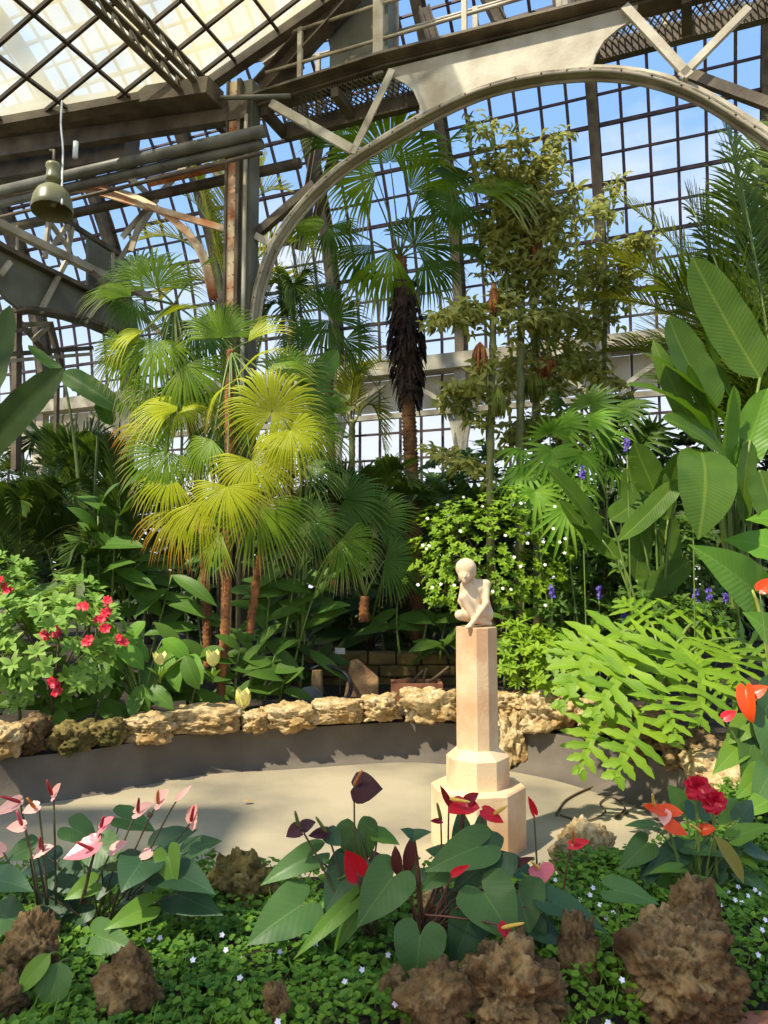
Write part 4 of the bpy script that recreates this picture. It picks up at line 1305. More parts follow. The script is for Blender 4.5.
fishtail('fishtail palm with pale trunk and dark drooping foliage beside the upright banana leaves', [(538, 640), (537, 500), (536, 400), (534, 300)], 9.6, [
    ((534, 310), (590, 330), 40, 44, .2), ((534, 320), (600, 375), 40, 44, 0), ((534, 330), (560, 400), 40, 40, -.2), ((534, 320), (610, 270), 34, 36, .4), ((534, 340), (500, 400), 30, 30, 0), ((536, 420), (590, 440), 40, 40, -.2), ((536, 420), (500, 450), 30, 30, 0), ((534, 300), (650, 240), 26, 40, .6), ((534, 300), (600, 200), 24, 30, .6)],
    [((534, 372), 30, 20, TAS_G), ((546, 355), 26, 20, TAS_O), ((540, 415), 24, 18, TAS_G)], r=.06)
fishtail('leafy fishtail palm sprig hanging in front of the vault rib', [(600, 640), (602, 480), (605, 330)], 10.2, [
    ((604, 340), (612, 175), 20, 30, .1), ((604, 330), (650, 235), 20, 36, .1), ((604, 340), (630, 245), 24, 34, 0), ((604, 350), (580, 250), 26, 30, .1), ((604, 380), (570, 360), 36, 36, 0), ((604, 420), (630, 400), 36, 36, 0)], [], r=.05)

# ------------------------------------------------------------------ banana-like clumps
A_, B_, C_, D_, E_ = (0, -1, .15), (.6, -.8, .3), (-.7, -.8, .2), (0, -.3, 1), (-.5, -.5, .8)
W_ = dict(shape='paddle', rows=16, cols=4, fold=.18, bend=-.08, wave=.03)
def w(**k):
    d = dict(W_); d.update(k); return d
leafy('clump of big upright banana-like leaves with pale midribs at the right edge', (738, 640), 6.4, [
    ((760, 378), (692, 257), 47, .1, (-.35, -.9, .1), w(Y=.3)), ((715, 410), (668, 316), 44, 0, (.2, -1, .1), w(fold=.3)), ((742, 420), (698, 300), 30, .4, (.7, -.7, .1), w(Y=.5)),
    ((728, 430), (640, 352), 34, -.2, (-.3, -.4, .9), w(Y=.1, bend=.15)), ((708, 432), (626, 385), 40, -.3, (-.1, -.5, .9), w(bend=.2, Y=-.1)), ((705, 445), (653, 340), 22, -.1, (-.6, -.6, .4), w(bend=.25, Y=.2)),
    ((716, 440), (688, 364), 16, -.1, (-.9, -.5, .2), w(fold=.5)), ((726, 470), (734, 385), 24, -.1, (.5, -1, .1), w(fold=.5, mat=LF_EAR)), ((728, 460), (662, 418), 42, -.3, (-.2, -.8, .7), w(Y=-.2, bend=.12)),
    ((740, 470), (768, 388), 36, 0, (-.3, -1, .2), w(fold=.3, mat=LF_EAR)), ((744, 450), (790, 400), 40, .1, (0, -1, .4), w()),
    ((700, 450), (698, 540), 58, -.45, (0, -.9, .5), w(Y=-.45, bend=.3, shape='oval')), ((750, 440), (744, 525), 22, -.1, (.2, -1, .1), w(Y=-.1)), ((760, 470), (785, 540), 40, -.2, (0, -1, .3), w(Y=-.2))],
    LF_BANANA, STALK, name='banana_plant', r=.022, sag=.3)
leafy('smaller clump of banana-like leaves low between the lady palm and the big banana clump', (660, 640), 6.6, [
    ((668, 520), (634, 442), 34, 0, (-.2, -1, .2), w()), ((655, 520), (680, 452), 26, 0, (.4, -1, .2), w()), ((642, 540), (628, 465), 26, .1, (-.3, -1, .1), w()), ((680, 480), (620, 540), 24, -.2, (-.3, -.9, .5), w(Y=-.2)),
    ((636, 580), (648, 500), 26, 0, (.2, -1, 0), w()), ((672, 580), (668, 508), 24, 0, (0, -1, 0), w()), ((690, 560), (640, 600), 26, -.1, (0, -1, .3), w()), ((650, 570), (655, 600), 30, -.1, (0, -1, .3), w())],
    LF_BANANA, STALK, name='banana_plant', r=.014)
leafy('large corrugated paddle leaf leaning left in front of the lady palm', (640, 640), 6.5, [
    ((602, 540), (545, 466), 30, -.2, (.5, -.8, .5), w(fold=.25, bend=.1)), ((620, 560), (560, 500), 30, .1, (.4, -.8, .5), w()), ((610, 520), (650, 492), 26, .1, (0, -.8, .6), w())], LF_BANANA, STALK, name='banana_plant', r=.014)
leafy('banana-like plant at the left edge with a dark arching leaf against the pale panes', (-10, 640), 7.8, [
    ((-24, 462), (64, 368), 36, -.2, (.3, -1, .15), w(bend=.12, mat=LF_DARK)), ((-20, 410), (10, 305), 36, .1, (-.2, -1, .1), w(mat=LF_DARK)), ((-20, 470), (-4, 400), 40, .1, (0, -1, .1), w(mat=LF_DARK))], LF_GINGER, STALK, name='banana_plant', r=.025)
leafy('dark paddle leaves hanging right of the arched banana leaf, left of the fans', (88, 640), 8.6, [
    ((62, 372), (124, 412), 24, -.2, (.1, -1, .3), w(bend=.1)), ((62, 372), (28, 345), 12, .1, (.2, -.8, .5), w()), ((100, 400), (112, 425), 18, 0, (0, -.8, .6), w())], LF_GINGER, STALK, name='banana_plant', r=.02)
leafy('single broad dark green leaf rising between the bright fans and the middle palm', (300, 640), 8.0, [
    ((303, 398), (338, 350), 26, .1, (.5, -1, .2), w()), ((310, 410), (350, 395), 24, .2, (0, -.7, .8), w(mat=LF_FAN)), ((318, 412), (356, 408), 18, 0, (0, -.6, .8), w(mat=LF_FAN))], LF_GINGER, STALK, name='banana_plant', r=.02)

# ------------------------------------------------------------------ ginger canes behind the left rim
def ginger(label, canes, Y, seed, Lpx=52, wpx=17, mt=LF_GINGER, droop=.3):
    r_ = random.Random(seed)
    b = P(*canes[0][0], Y)
    root = thing('ginger_plant', label, 'plant', b)
    for (bx, by), (tx, ty), lv in canes:
        m = MB(); p0, p1 = P(bx, by, Y), P(tx, ty, Y + r_.uniform(-.2, .2))
        tube(m, bez(p0, (p0 + p1) / 2 + V(r_.uniform(-.05, .05), 0, .05), p1, 6), 0, 6, rs=list(np.linspace(.016, .008, 7)))
        c = m.build('cane', STALK, root)
        for i in range(lv):
            t = .35 + .65 * (i + 1) / lv
            q = p0 + (p1 - p0) * t
            a = r_.uniform(-35, 60); sgn = 1 if i % 2 else -1
            l_ = Lpx * r_.uniform(.75, 1.2) * Y / F
            d = nrm(V(sgn * math.cos(R(a)), r_.uniform(-.6, .3), math.sin(R(a))))
            f = MB()
            blade(f, q, q + d * l_ - UP * l_ * .15, wpx * Y / F * r_.uniform(.8, 1.2), V(-d[0] * .3, -.6, .8), shape='lance', bend=.16, fold=.15, rows=9, cols=2)
            f.build('leaf', mt, root)
    return root
ginger('clump of tall ginger canes with big blades behind the red-flowered shrub', [((95, 660), (98, 515), 6), ((110, 660), (118, 500), 6), ((125, 660), (130, 560), 5), ((140, 660), (150, 560), 5), ((80, 660), (70, 575), 4), ((150, 660), (172, 575), 4)], 8.1, 1, 54, 18)
ginger('ginger canes standing between the bright palm trunks and the column', [((190, 665), (175, 560), 5), ((205, 668), (195, 590), 4), ((300, 668), (290, 590), 5), ((262, 668), (275, 560), 6), ((278, 668), (300, 545), 6), ((290, 668), (318, 590), 4)], 8.1, 2, 48, 16)
ginger('ginger canes with long blades right of the second bright palm trunk', [((262, 690), (268, 610), 5), ((275, 690), (298, 560), 5), ((288, 690), (312, 600), 4), ((300, 690), (305, 630), 4)], 7.9, 3, 46, 14, LF_MID)
ginger('low bright ginger leaves at the foot of the bright palm trunks', [((236, 700), (240, 650), 5), ((246, 700), (258, 640), 5), ((200, 705), (196, 650), 5), ((188, 705), (180, 640), 4), ((258, 700), (275, 655), 4)], 7.4, 4, 38, 13, LF_MID)
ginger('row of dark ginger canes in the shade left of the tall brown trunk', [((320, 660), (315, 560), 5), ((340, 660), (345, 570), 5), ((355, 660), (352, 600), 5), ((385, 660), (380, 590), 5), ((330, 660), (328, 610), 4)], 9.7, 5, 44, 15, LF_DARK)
ginger('dark broad-leaved canes under the white-flowered shrub, left of the statue', [((420, 655), (430, 600), 5), ((440, 660), (445, 625), 5), ((450, 660), (440, 640), 4), ((400, 655), (398, 600), 4)], 8.4, 6, 40, 14, LF_MID)
ginger('green canes right of the pedestal under the white-flowered shrub', [((505, 690), (508, 620), 5), ((520, 690), (524, 600), 6), ((512, 690), (500, 650), 4), ((530, 690), (545, 640), 5)], 7.5, 7, 34, 10, LF_MID)

# ------------------------------------------------------------------ shrubs
def bush(label, base, Y, cen, rad, ntip, L, W, lmat, k=6, name='shrub', depth=.6, group=None, **kw):
    b = P(*base, Y)
    root = thing(name, label, 'shrub', b, group)
    c = P(*cen, Y)
    rr = V(rad[0] * Y / F, depth, rad[1] * Y / F)
    o, tips = shrub(root, b, c, rr, ntip, L, W, lmat, TWIG, k, **kw)
    return root, tips
RED = mat('red_petal', srgb(222, 26, 52), srgb(190, 14, 34), rough=.5, scale=20)
WHITE = mat('white_petal', srgb(240, 240, 225), srgb(225, 228, 200), rough=.6, scale=20)
PURPLE = mat('purple_petal', srgb(112, 84, 190), srgb(86, 60, 160), rough=.6, scale=20)
def petals(mb, p, n, r, k=5, cup=.3):
    n = nrm(n); a = nrm(np.cross(n, V(.2, .3, .9))); b = np.cross(n, a); o = uni(0, 6)
    for i in range(k):
        an = o + 2 * PI * i / k
        d = a * math.cos(an) + b * math.sin(an)
        little_leaf(mb, p, nrm(d + n * cup), n, r, r * .75)
rt, tips = bush('leafy light green shrub with small red flowers at left above the pool rim', (50, 715), 6.6, (50, 640), (68, 66), 210, .12, .055, LF_SHRUB, 6, depth=.55)
rt2, tips2 = bush('light green shrub with red flowers cut by the left edge, taller than its neighbour', (-5, 715), 6.9, (0, 610), (36, 58), 90, .12, .055, LF_SHRUB, 6, depth=.5)
for root, lst, Y in ((rt, [(45, 637), (57, 632), (107, 614), (88, 641), (106, 600), (99, 619), (53, 683), (58, 690), (106, 630), (122, 640), (83, 605)], 6.15), (rt2, [(2, 582), (7, 589)], 6.5)):
    for x, y in lst:
        m = MB()
        for j in range(4):
            petals(m, P(x + uni(-3, 3), y + uni(-3, 3), Y + uni(-.04, .04)), V(uni(-.5, .5), -1, .4), .042, 5)
        m.build('red_flower', RED, root)
# broad bright plant at the rim
bl = []
r_ = random.Random(11)
for i in range(30):
    a = r_.uniform(0, 360)
    cx, cy = 135 + 55 * math.cos(R(a)) * r_.random() ** .5, 655 + 38 * math.sin(R(a)) * r_.random() ** .5
    ang = r_.uniform(200, 340)
    l_ = r_.uniform(30, 44)
    bl.append(((cx, cy), (cx + l_ * .75 * math.cos(R(ang)), cy - l_ * math.sin(R(ang))), r_.uniform(16, 22), r_.uniform(-.25, .05), (r_.uniform(-.4, .4), -.7, .8), dict(shape='oval', bend=.22, fold=.15, rows=9, cols=3, mat=LF_EAR if cy < 655 else LF_GINGER, Y=r_.uniform(-.3, .3))))
leafy('broad-leaved plant with glossy hanging leaves right of the red-flowered shrub', (140, 712), 6.9, bl, LF_GINGER, STALK, r=.01)
# white-flowered shrub behind the statue
wr, wt = bush('bright shrub dotted with white flowers behind the statue', (500, 660), 7.9, (494, 558), (88, 72), 760, .068, .028, LF_WHITE, 7, depth=.7, stems=10)
for i in range(44):
    p = wt[i * 6 % len(wt)] if i < 20 else P(uni(415, 570), uni(500, 612), 7.25)
    m = MB(); petals(m, p + V(0, -.06, .04), V(0, -1, .5), .021, 5); m.build('white_flower', WHITE, wr)
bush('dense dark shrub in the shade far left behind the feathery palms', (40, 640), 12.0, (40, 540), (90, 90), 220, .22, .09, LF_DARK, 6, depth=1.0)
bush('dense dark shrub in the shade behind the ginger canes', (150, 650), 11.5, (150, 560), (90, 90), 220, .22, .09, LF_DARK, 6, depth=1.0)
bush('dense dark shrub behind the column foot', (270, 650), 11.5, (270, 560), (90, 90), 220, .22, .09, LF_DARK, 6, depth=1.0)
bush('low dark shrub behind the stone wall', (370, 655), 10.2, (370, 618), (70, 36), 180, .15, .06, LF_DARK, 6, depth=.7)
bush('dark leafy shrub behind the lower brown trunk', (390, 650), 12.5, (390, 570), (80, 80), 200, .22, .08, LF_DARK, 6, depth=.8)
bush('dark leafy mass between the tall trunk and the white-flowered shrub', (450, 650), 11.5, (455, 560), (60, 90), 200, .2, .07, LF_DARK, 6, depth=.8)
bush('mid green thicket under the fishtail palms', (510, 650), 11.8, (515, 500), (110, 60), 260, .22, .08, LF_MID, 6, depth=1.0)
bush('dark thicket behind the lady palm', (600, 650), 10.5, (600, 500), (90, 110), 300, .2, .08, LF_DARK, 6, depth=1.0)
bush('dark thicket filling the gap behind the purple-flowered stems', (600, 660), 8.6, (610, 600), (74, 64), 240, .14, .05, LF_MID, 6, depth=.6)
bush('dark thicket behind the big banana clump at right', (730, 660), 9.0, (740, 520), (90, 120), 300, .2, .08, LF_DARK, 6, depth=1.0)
bush('yellow-green loose shrub between the pedestal and the deep-lobed philodendron', (560, 700), 6.9, (556, 670), (36, 34), 90, .1, .042, LF_WHITE, 6, depth=.35)
bush('fine green shrub under the elephant ear leaves', (690, 690), 6.3, (680, 630), (60, 40), 130, .09, .035, LF_MID, 6, depth=.4)

# ------------------------------------------------------------------ lady palm (rhapis): thin canes with fingered leaves
def lady(label, base, Y, hubs, lmat=LF_RHAPIS):
    b = P(*base, Y)
    root = thing('lady_palm', label, 'palm', b)
    for (x, y), rp_, ang, spread, nf, dy in hubs:
        h = P(x, y, Y + dy)
        m = MB(); tube(m, bez(b + V(uni(-.25, .25), uni(-.2, .2), 0), V(h[0], h[1], b[2] + (h[2] - b[2]) * .7), h, 7), .009, 5)
        c = m.build('cane', STALK, root)
        f = MB()
        d0 = img((x, y), ang, Y, -.25)
        nn = nrm(V(0, -.5, .9)); nn = nrm(nn - d0 * (nn @ d0)); s = np.cross(nn, d0)
        for i in range(nf):
            a = R(spread) * ((i + .5) / nf - .5)
            d = d0 * math.cos(a) + s * math.sin(a)
            l_ = rp_ * Y / F * uni(.85, 1.1)
            blade(f, h, h + d * l_ - UP * l_ * .45, l_ * .11, nn, shape='strap', bend=.28, fold=.3, rows=6, cols=1)
        f.build('leaf', lmat, root)
    return root
lady('bright lady palm with drooping fingered leaves above the white-flowered shrub', (560, 650), 7.7, [
    ((535, 492), 34, 270, 300, 16, -.2), ((566, 508), 38, 265, 260, 15, -.3), ((552, 450), 38, 270, 280, 16, 0), ((582, 455), 34, 290, 300, 15, 0), ((550, 432), 34, 90, 200, 14, .2), ((565, 425), 40, 60, 200, 16, .3), ((590, 420), 40, 40, 220, 16, .3),
    ((525, 470), 34, 230, 240, 14, .1), ((600, 435), 38, 20, 240, 16, .4), ((540, 465), 34, 250, 260, 14, .1), ((575, 480), 32, 280, 260, 14, -.1), ((520, 450), 30, 180, 220, 13, .3), ((610, 470), 32, 330, 240, 14, .2)])
lady('lady palm with spiky dark fans behind the bright one', (620, 650), 9.0, [((590, 405), 42, 70, 220, 18, 0), ((620, 410), 42, 40, 220, 18, 0), ((560, 405), 36, 120, 220, 16, .2), ((640, 440), 36, 60, 260, 16, -.1), ((650, 430), 32, 90, 260, 16, -.2), ((605, 440), 34, 300, 240, 16, 0)], LF_MID)

# ------------------------------------------------------------------ deep-lobed philodendron
def lobed(mb, p0, p1, width, hint, nlobe=7, fold=.1, bend=.15):
    p0, p1 = np.asarray(p0, float), np.asarray(p1, float)
    L = np.linalg.norm(p1 - p0); d = (p1 - p0) / L
    s = nrm(np.cross(d, nrm(hint))); n = np.cross(s, d)
    ctrl = (p0 + p1) / 2 + n * bend * L
    for sd in (-1, 1):
        for i in range(nlobe):
            t = (i + .35) / (nlobe + .2)
            c = (1 - t) ** 2 * p0 + 2 * t * (1 - t) * ctrl + t * t * p1
            tg = nrm((1 - t) * (ctrl - p0) + t * (p1 - ctrl))
            a = R(118 - 92 * t + uni(-9, 9))
            prof = [1.1, 1.15, 1.05, .94, .82, .68, .54, .40, .3][min(8, int(t * 9))]
            l_ = width * .5 * prof * uni(.9, 1.08)
            dv = tg * math.cos(a) + s * sd * math.sin(a) + n * fold
            blade(mb, c - s * sd * L * .02, c + dv * l_ - UP * l_ * .14, L * .135, n, shape='lobe', bend=.1, fold=.15, rows=8, cols=2)
    blade(mb, p0 - d * L * .06, p1, L * .13, hint, shape='oval', bend=bend, fold=.06, rows=8, cols=2)
rp2 = random.Random(4)
def philo(label, base, Y, leaves):
    b = P(*base, Y)
    root = thing('philodendron', label, 'plant', b)
    for (bx, by), (tx, ty), wpx, dY, hint, Yo in leaves:
        m = MB(); p0, p1 = P(bx, by, Y + Yo), P(tx, ty, Y + Yo + dY)
        lobed(m, p0, p1, wpx * (Y + Yo) / F, V(*hint), nlobe=rp2.choice((5, 6, 6)), bend=rp2.uniform(.1, .26), fold=rp2.uniform(.0, .22))
        o = m.build('leaf', LF_PHILO, root)
        s = MB(); mid = V(b[0] * .5 + p0[0] * .5, b[1] * .5 + p0[1] * .5, max(b[2], p0[2]) + .1)
        tube(s, bez(b + V(uni(-.1, .1), uni(-.05, .05), 0), mid, p0, 8), .011, 6)
        s.build('stalk', STALK, o)
    return root
philo('big philodendron with deeply cut bright leaves spilling over the right pool wall', (660, 690), 5.7, [
    ((700, 668), (698, 728), 82, -.25, (.1, -1, .5), -.35), ((642, 716), (612, 782), 74, -.25, (-.1, -1, .5), -.45), ((600, 715), (578, 775), 64, -.2, (-.2, -1, .5), -.2), ((622, 632), (560, 690), 92, -.3, (-.3, -.8, .8), 0),
    ((636, 660), (590, 720), 80, -.25, (-.2, -.9, .7), -.2), ((660, 690), (676, 742), 66, -.3, (.1, -1, .5), -.4), ((728, 650), (738, 688), 78, -.2, (.2, -.9, .7), -.1), ((690, 640), (650, 690), 84, -.3, (0, -.8, .8), 0),
    ((610, 660), (556, 712), 66, -.2, (-.3, -.8, .8), .2), ((740, 640), (776, 672), 70, -.1, (.3, -.8, .8), .2), ((650, 625), (620, 600), 66, .2, (-.1, -.7, .9), .3), ((668, 620), (705, 606), 66, .2, (.1, -.7, .9), .3), ((600, 640), (545, 655), 60, 0, (-.2, -.7, .9), .35),
    ((680, 660), (720, 690), 60, -.2, (.3, -.9, .6), -.15), ((590, 640), (552, 672), 56, -.1, (-.3, -.8, .8), .3), ((700, 625), (745, 640), 66, 0, (.2, -.8, .8), .3), ((650, 640), (612, 665), 70, -.15, (-.2, -.8, .8), .1), ((715, 690), (755, 712), 56, -.1, (.2, -.9, .6), .1), ((625, 690), (580, 735), 62, -.2, (-.3, -.9, .6), .05)])

# ------------------------------------------------------------------ elephant ears
H_ = dict(shape='heart', rows=12, cols=5, fold=.1, bend=.1, wave=.02, wfreq=3)
leafy('elephant ear plant with huge ribbed heart leaves at the right edge', (775, 690), 5.4, [
    ((752, 590), (688, 544), 54, -.2, (-.2, -1, .4), dict(H_)), ((772, 548), (722, 540), 58, .2, (0, -.7, .9), dict(H_, Y=.3)), ((778, 640), (742, 612), 44, -.1, (0, -.9, .5), dict(H_, Y=-.1)), ((790, 520), (745, 520), 50, .2, (0, -.7, .9), dict(H_, Y=.5))],
    LF_EAR, STALK_Y, name='elephant_ear', r=.018)

# ------------------------------------------------------------------ stems with purple flower spikes
def spike(label, base, flowers, Y, seed):
    b = P(*base, Y); r_ = random.Random(seed)
    root = thing('purple_flower_plant', label, 'flower', b)
    f = MB()
    for (x, y) in flowers:
        p = P(x, y, Y)
        m = MB(); tube(m, bez(b, V(p[0], p[1], (b[2] + p[2]) / 2), p, 6), .006, 5); m.build('stem', STALK, root)
        for h in (.10, .2, .32):
            whorl(f, p - UP * h, V(r_.uniform(-.2, .2), -.3, 1), .13, .036, 5, .15)
        m = MB()
        for i in range(26):
            q = p + V(r_.uniform(-.02, .02), r_.uniform(-.02, .02), r_.uniform(-.04, .07))
            petals(m, q, V(r_.uniform(-1, 1), -.8, r_.uniform(0, 1)), .016, 4)
        m.build('flower_spike', PURPLE, root)
    f.build('foliage', LF_MID, root)
spike('stem with a purple flower spike just right of the white-flowered shrub', (552, 690), [(552, 593)], 6.8, 1)
spike('pair of purple flower spikes above the left leaves of the philodendron', (600, 690), [(599, 594), (624, 618)], 6.8, 2)
spike('purple-flowered stems right under the elephant ear leaf', (705, 690), [(696, 598), (709, 596), (726, 602)], 6.3, 3)
spike('tall purple-flowered stem in front of the lady palm', (588, 690), [(582, 474)], 6.6, 4)
spike('tall purple-flowered stem beside the small banana clump', (632, 690), [(627, 447)], 6.4, 5)
spike('tall stem with lilac bud in front of the hanging banana leaf', (695, 690), [(692, 493)], 5.9, 6)

# ------------------------------------------------------------------ thickets along the far wall
for i, (u_, tx) in enumerate(((-16.5, 'at far left'), (-14, 'behind the feathery palms'), (-11.5, 'behind the bright fan palms'), (-9, 'behind the column'), (-6.6, 'left of the tall brown trunk'), (-4.4, 'behind the tall brown trunk'), (-2.2, 'behind the fishtail trunks'), (0, 'behind the lady palm'), (2.2, 'behind the banana clump'))):
    b = UNZ(u_, 13.9, .3)
    root = thing('thicket', 'tall dark thicket against the far glass wall ' + tx, 'shrub', b)
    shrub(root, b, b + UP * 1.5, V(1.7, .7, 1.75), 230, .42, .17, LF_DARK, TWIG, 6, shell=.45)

# ------------------------------------------------------------------ low plants between the rim and the taller ones
ginger('low leafy plant under the red-flowered shrub at the left rim', [((20, 722), (15, 690), 5), ((40, 722), (45, 695), 5), ((70, 722), (80, 690), 5), ((95, 722), (100, 695), 5)], 6.75, 21, 40, 15, LF_MID)
ginger('low dark leafy plant left of the leaning palm base', [((150, 715), (150, 690), 5), ((170, 712), (175, 685), 5), ((190, 712), (196, 685), 5)], 7.2, 22, 36, 13, LF_MID)
ginger('low leafy plant between the leaning palm base and the spotlight', [((240, 712), (236, 690), 5), ((262, 712), (268, 685), 5), ((280, 708), (284, 680), 5)], 7.5, 23, 34, 12, LF_MID)
ginger('low dark plant in front of the left end of the mossy wall', [((300, 690), (296, 660), 5), ((285, 692), (280, 655), 5), ((320, 680), (318, 655), 4)], 8.15, 24, 34, 12, LF_DARK)

bush('mid green bush between the small banana clump and the elephant ears', (670, 680), 7.4, (668, 570), (54, 60), 200, .13, .045, LF_MID, 6, depth=.4)
bush('leafy green bush in the shade right under the lady palm leaves', (575, 690), 7.9, (580, 585), (48, 60), 200, .12, .045, LF_MID, 6, depth=.4)
bush('sunny green tuft right of the pedestal at rim height', (520, 700), 7.2, (522, 655), (26, 36), 90, .11, .03, LF_WHITE, 6, depth=.25)
# ================================================================== stone things round the pool
def stone(label, px, Y, seed, mt=None, depth=None, rough=.3, pits=.14, sub=4, rot=0.0, name='rock', group=None, z0=None, **k):
    """px: outline box of the stone in the picture (left, top, right, bottom)"""
    x0, y0, x1, y1 = px
    c = P((x0 + x1) / 2, (y0 + y1) / 2, Y)
    w_, h = (x1 - x0) * Y / F * .5, (y1 - y0) * Y / F * .5
    m = MB(); rock(m, c, (w_ * .92, depth or w_ * .7, h * .95), seed, sub, rough, pits, rot, **k)
    o = m.build(name, mt or TUFA, base=c - UP * h)
    return tag(o, label, 'rock', group)
gR = 'porous stones along the pool rim'
rims = [((-12, 722, 26, 756), 5.75, TUFA, 'pale porous stone at the left edge of the pool rim'),
        ((22, 714, 50, 752), 5.95, TUFA_D, 'holey brown stone second from the left on the pool rim'),
        ((52, 722, 94, 754), 6.1, TUFA_M, 'dark mossy stone on the rim below the hanging red flowers'),
        ((90, 718, 128, 746), 6.25, TUFA_M, 'small ochre stone between the mossy stone and the flat slab'),
        ((120, 712, 178, 742), 6.5, TUFA, 'flat tan stone at the foot of the glossy broad-leaved plant'),
        ((160, 703, 250, 734), 6.8, TUFA, 'long flat slab on the rim at the foot of the tallest bright palm'),
        ((240, 710, 272, 732), 6.9, TUFA, 'small rough stone right of the long flat slab'),
        ((262, 702, 318, 730), 6.98, TUFA, 'lumpy pale stone under the spotlight'),
        ((306, 697, 368, 724), 7.08, TUFA, 'knobbly pale stone on the rim below the leaning slab'),
        ((360, 694, 402, 720), 7.15, TUFA, 'rounded pale stone at the left end of the brown trough'),
        ((398, 688, 464, 723), 7.2, TUFA, 'big cream lumpy stone touching the pedestal from the left'),
        ((488, 690, 535, 716), 7.15, TUFA, 'tan stone right behind the pedestal at its right side'),
        ((496, 704, 526, 766), 7.0, TUFA, 'upright column of rough stone reaching down the pool wall right of the pedestal'),
        ((518, 690, 580, 730), 6.85, TUFA, 'pale stone bridging the dark niche in the pool wall'),
        ((572, 694, 630, 736), 6.55, TUFA, 'pale stone half hidden by the cut philodendron leaves'),
        ((622, 708, 682, 760), 6.1, TUFA_D, 'brown shaded stone under the hanging philodendron leaf')]
for i, (px, Y, mt, lb) in enumerate(rims):
    stone(lb, px, Y, 20 + i, mt, depth=.22 if px[2] - px[0] < 80 else .28, rough=.34 if 'slab' not in lb else .2, pits=.16, sub=5, rot=0, group=gR, freq=1.5, square=.6)
stone('lit golden boulder with a flat top right of the hanging philodendron', (684, 750, 728, 786), 5.3, 51, TUFA, depth=.2, group=None, square=.6, sub=5, rough=.25)
stone('rough tan stone in front of the golden boulder beside the ruffled red flowers', (700, 768, 752, 800), 5.1, 52, TUFA, depth=.2, rough=.45, sub=5)
stone('shaded brown stone behind the golden boulder', (660, 730, 745, 772), 5.7, 53, TUFA_D, depth=.25, sub=5, rough=.4)
gF = 'tufa stones edging the front bed'
fr = [((8, 914, 58, 992), 2.8, TUFA_D, 'upright brown stone at lower left among the pink anthuriums'), ((-22, 975, 24, 1024), 2.6, TUFA_D, 'low brown stone in the bottom left corner'),
      ((96, 953, 158, 1030), 2.62, TUFA_D, 'ragged tan stone standing in the ground cover at lower left'), ((204, 854, 280, 925), 3.55, TUFA_M, 'mossy holey stone between the pink and the black-flowered anthuriums'),
      ((150, 898, 216, 950), 3.35, TUFA_D, 'dark shaded mound of stone under the pink anthurium leaves'), ((264, 985, 290, 1022), 2.55, TUFA_D, 'small brown stone poking out of the ground cover at bottom'),
      ((398, 962, 472, 1040), 2.6, TUFA_D, 'rounded tan stone below the hanging anthurium leaf'), ((452, 946, 562, 1045), 2.68, TUFA_D, 'broad lumpy brown stone at bottom centre'),
      ((560, 922, 600, 1005), 2.85, TUFA_D, 'narrow upright stone right of the broad lumpy one'), ((618, 920, 736, 1030), 2.85, TUFA_D, 'largest craggy boulder at lower right beside the red path'),
      ((664, 882, 722, 960), 2.98, TUFA_D, 'pointed tan stone on top of the largest craggy boulder'), ((552, 826, 616, 885), 4.05, TUFA, 'pale stone at the near pool edge behind the single red anthurium'),
      ((424, 885, 450, 915), 3.2, TUFA, 'small pale stone glimpsed between the red anthurium stems'), ((375, 975, 420, 1035), 2.7, TUFA_D, 'dark stone in shade left of the rounded tan stone')]
for i, (px, Y, mt, lb) in enumerate(fr):
    stone(lb, px, Y, 70 + i, mt, rough=.38, pits=.26, sub=6 if px[2] - px[0] > 90 else 5, group=gF, freq=1.4)

# ------------------------------------------------------------------ pedestal
pcx = P(477, 700, 4.95)
pc_ = V(pcx[0], 4.95, 0)
def chsq(side, cut, z, rot=R(-35)):
    a, c = side / 2, cut / math.sqrt(2)
    pts = [(-a, -a + c), (-a + c, -a), (a - c, -a), (a, -a + c), (a, a - c), (a - c, a), (-a + c, a), (-a, a - c)]
    co, si = math.cos(rot), math.sin(rot)
    return [(pc_[0] + x * co - y * si, pc_[1] + x * si + y * co, z) for x, y in pts]
def loft(mb, rings):
    k = len(rings[0]); vs = [p for r in rings for p in r]
    fs = [(i * k + j, i * k + (j + 1) % k, (i + 1) * k + (j + 1) % k, (i + 1) * k + j) for i in range(len(rings) - 1) for j in range(k)]
    fs += [tuple(range(k - 1, -1, -1)), tuple((len(rings) - 1) * k + j for j in range(k))]
    mb.add(vs, fs)
zt1 = P(497, 797, 4.66)[2]; zm = P(479, 763, 4.76)[2]; zs = P(479, 752, 4.82)[2]; ztop = P(479, 628, 4.82)[2]
M_PED = mat('pink_sandstone', srgb(228, 198, 156), srgb(206, 162, 120), rough=.8, scale=2.6, bump=.15, bscale=60, lo=.42, hi=.6)
ped = thing('pedestal', 'tall octagonal pink sandstone pedestal standing in the empty pool', 'pedestal', (pc_[0], pc_[1], ZF))
m = MB(); loft(m, [chsq(.55, .20, ZF), chsq(.55, .20, zt1 - .01), chsq(.53, .19, zt1)]); m.build('plinth', M_PED, ped, smooth=False)
m = MB(); loft(m, [chsq(.365, .128, zt1), chsq(.365, .128, zm), chsq(.25, .08, zs)]); m.build('base_block', M_PED, ped, smooth=False)
m = MB(); loft(m, [chsq(.238, .077, zs), chsq(.236, .077, ztop - .004), chsq(.226, .075, ztop)]); m.build('shaft', M_PED, ped, smooth=False)

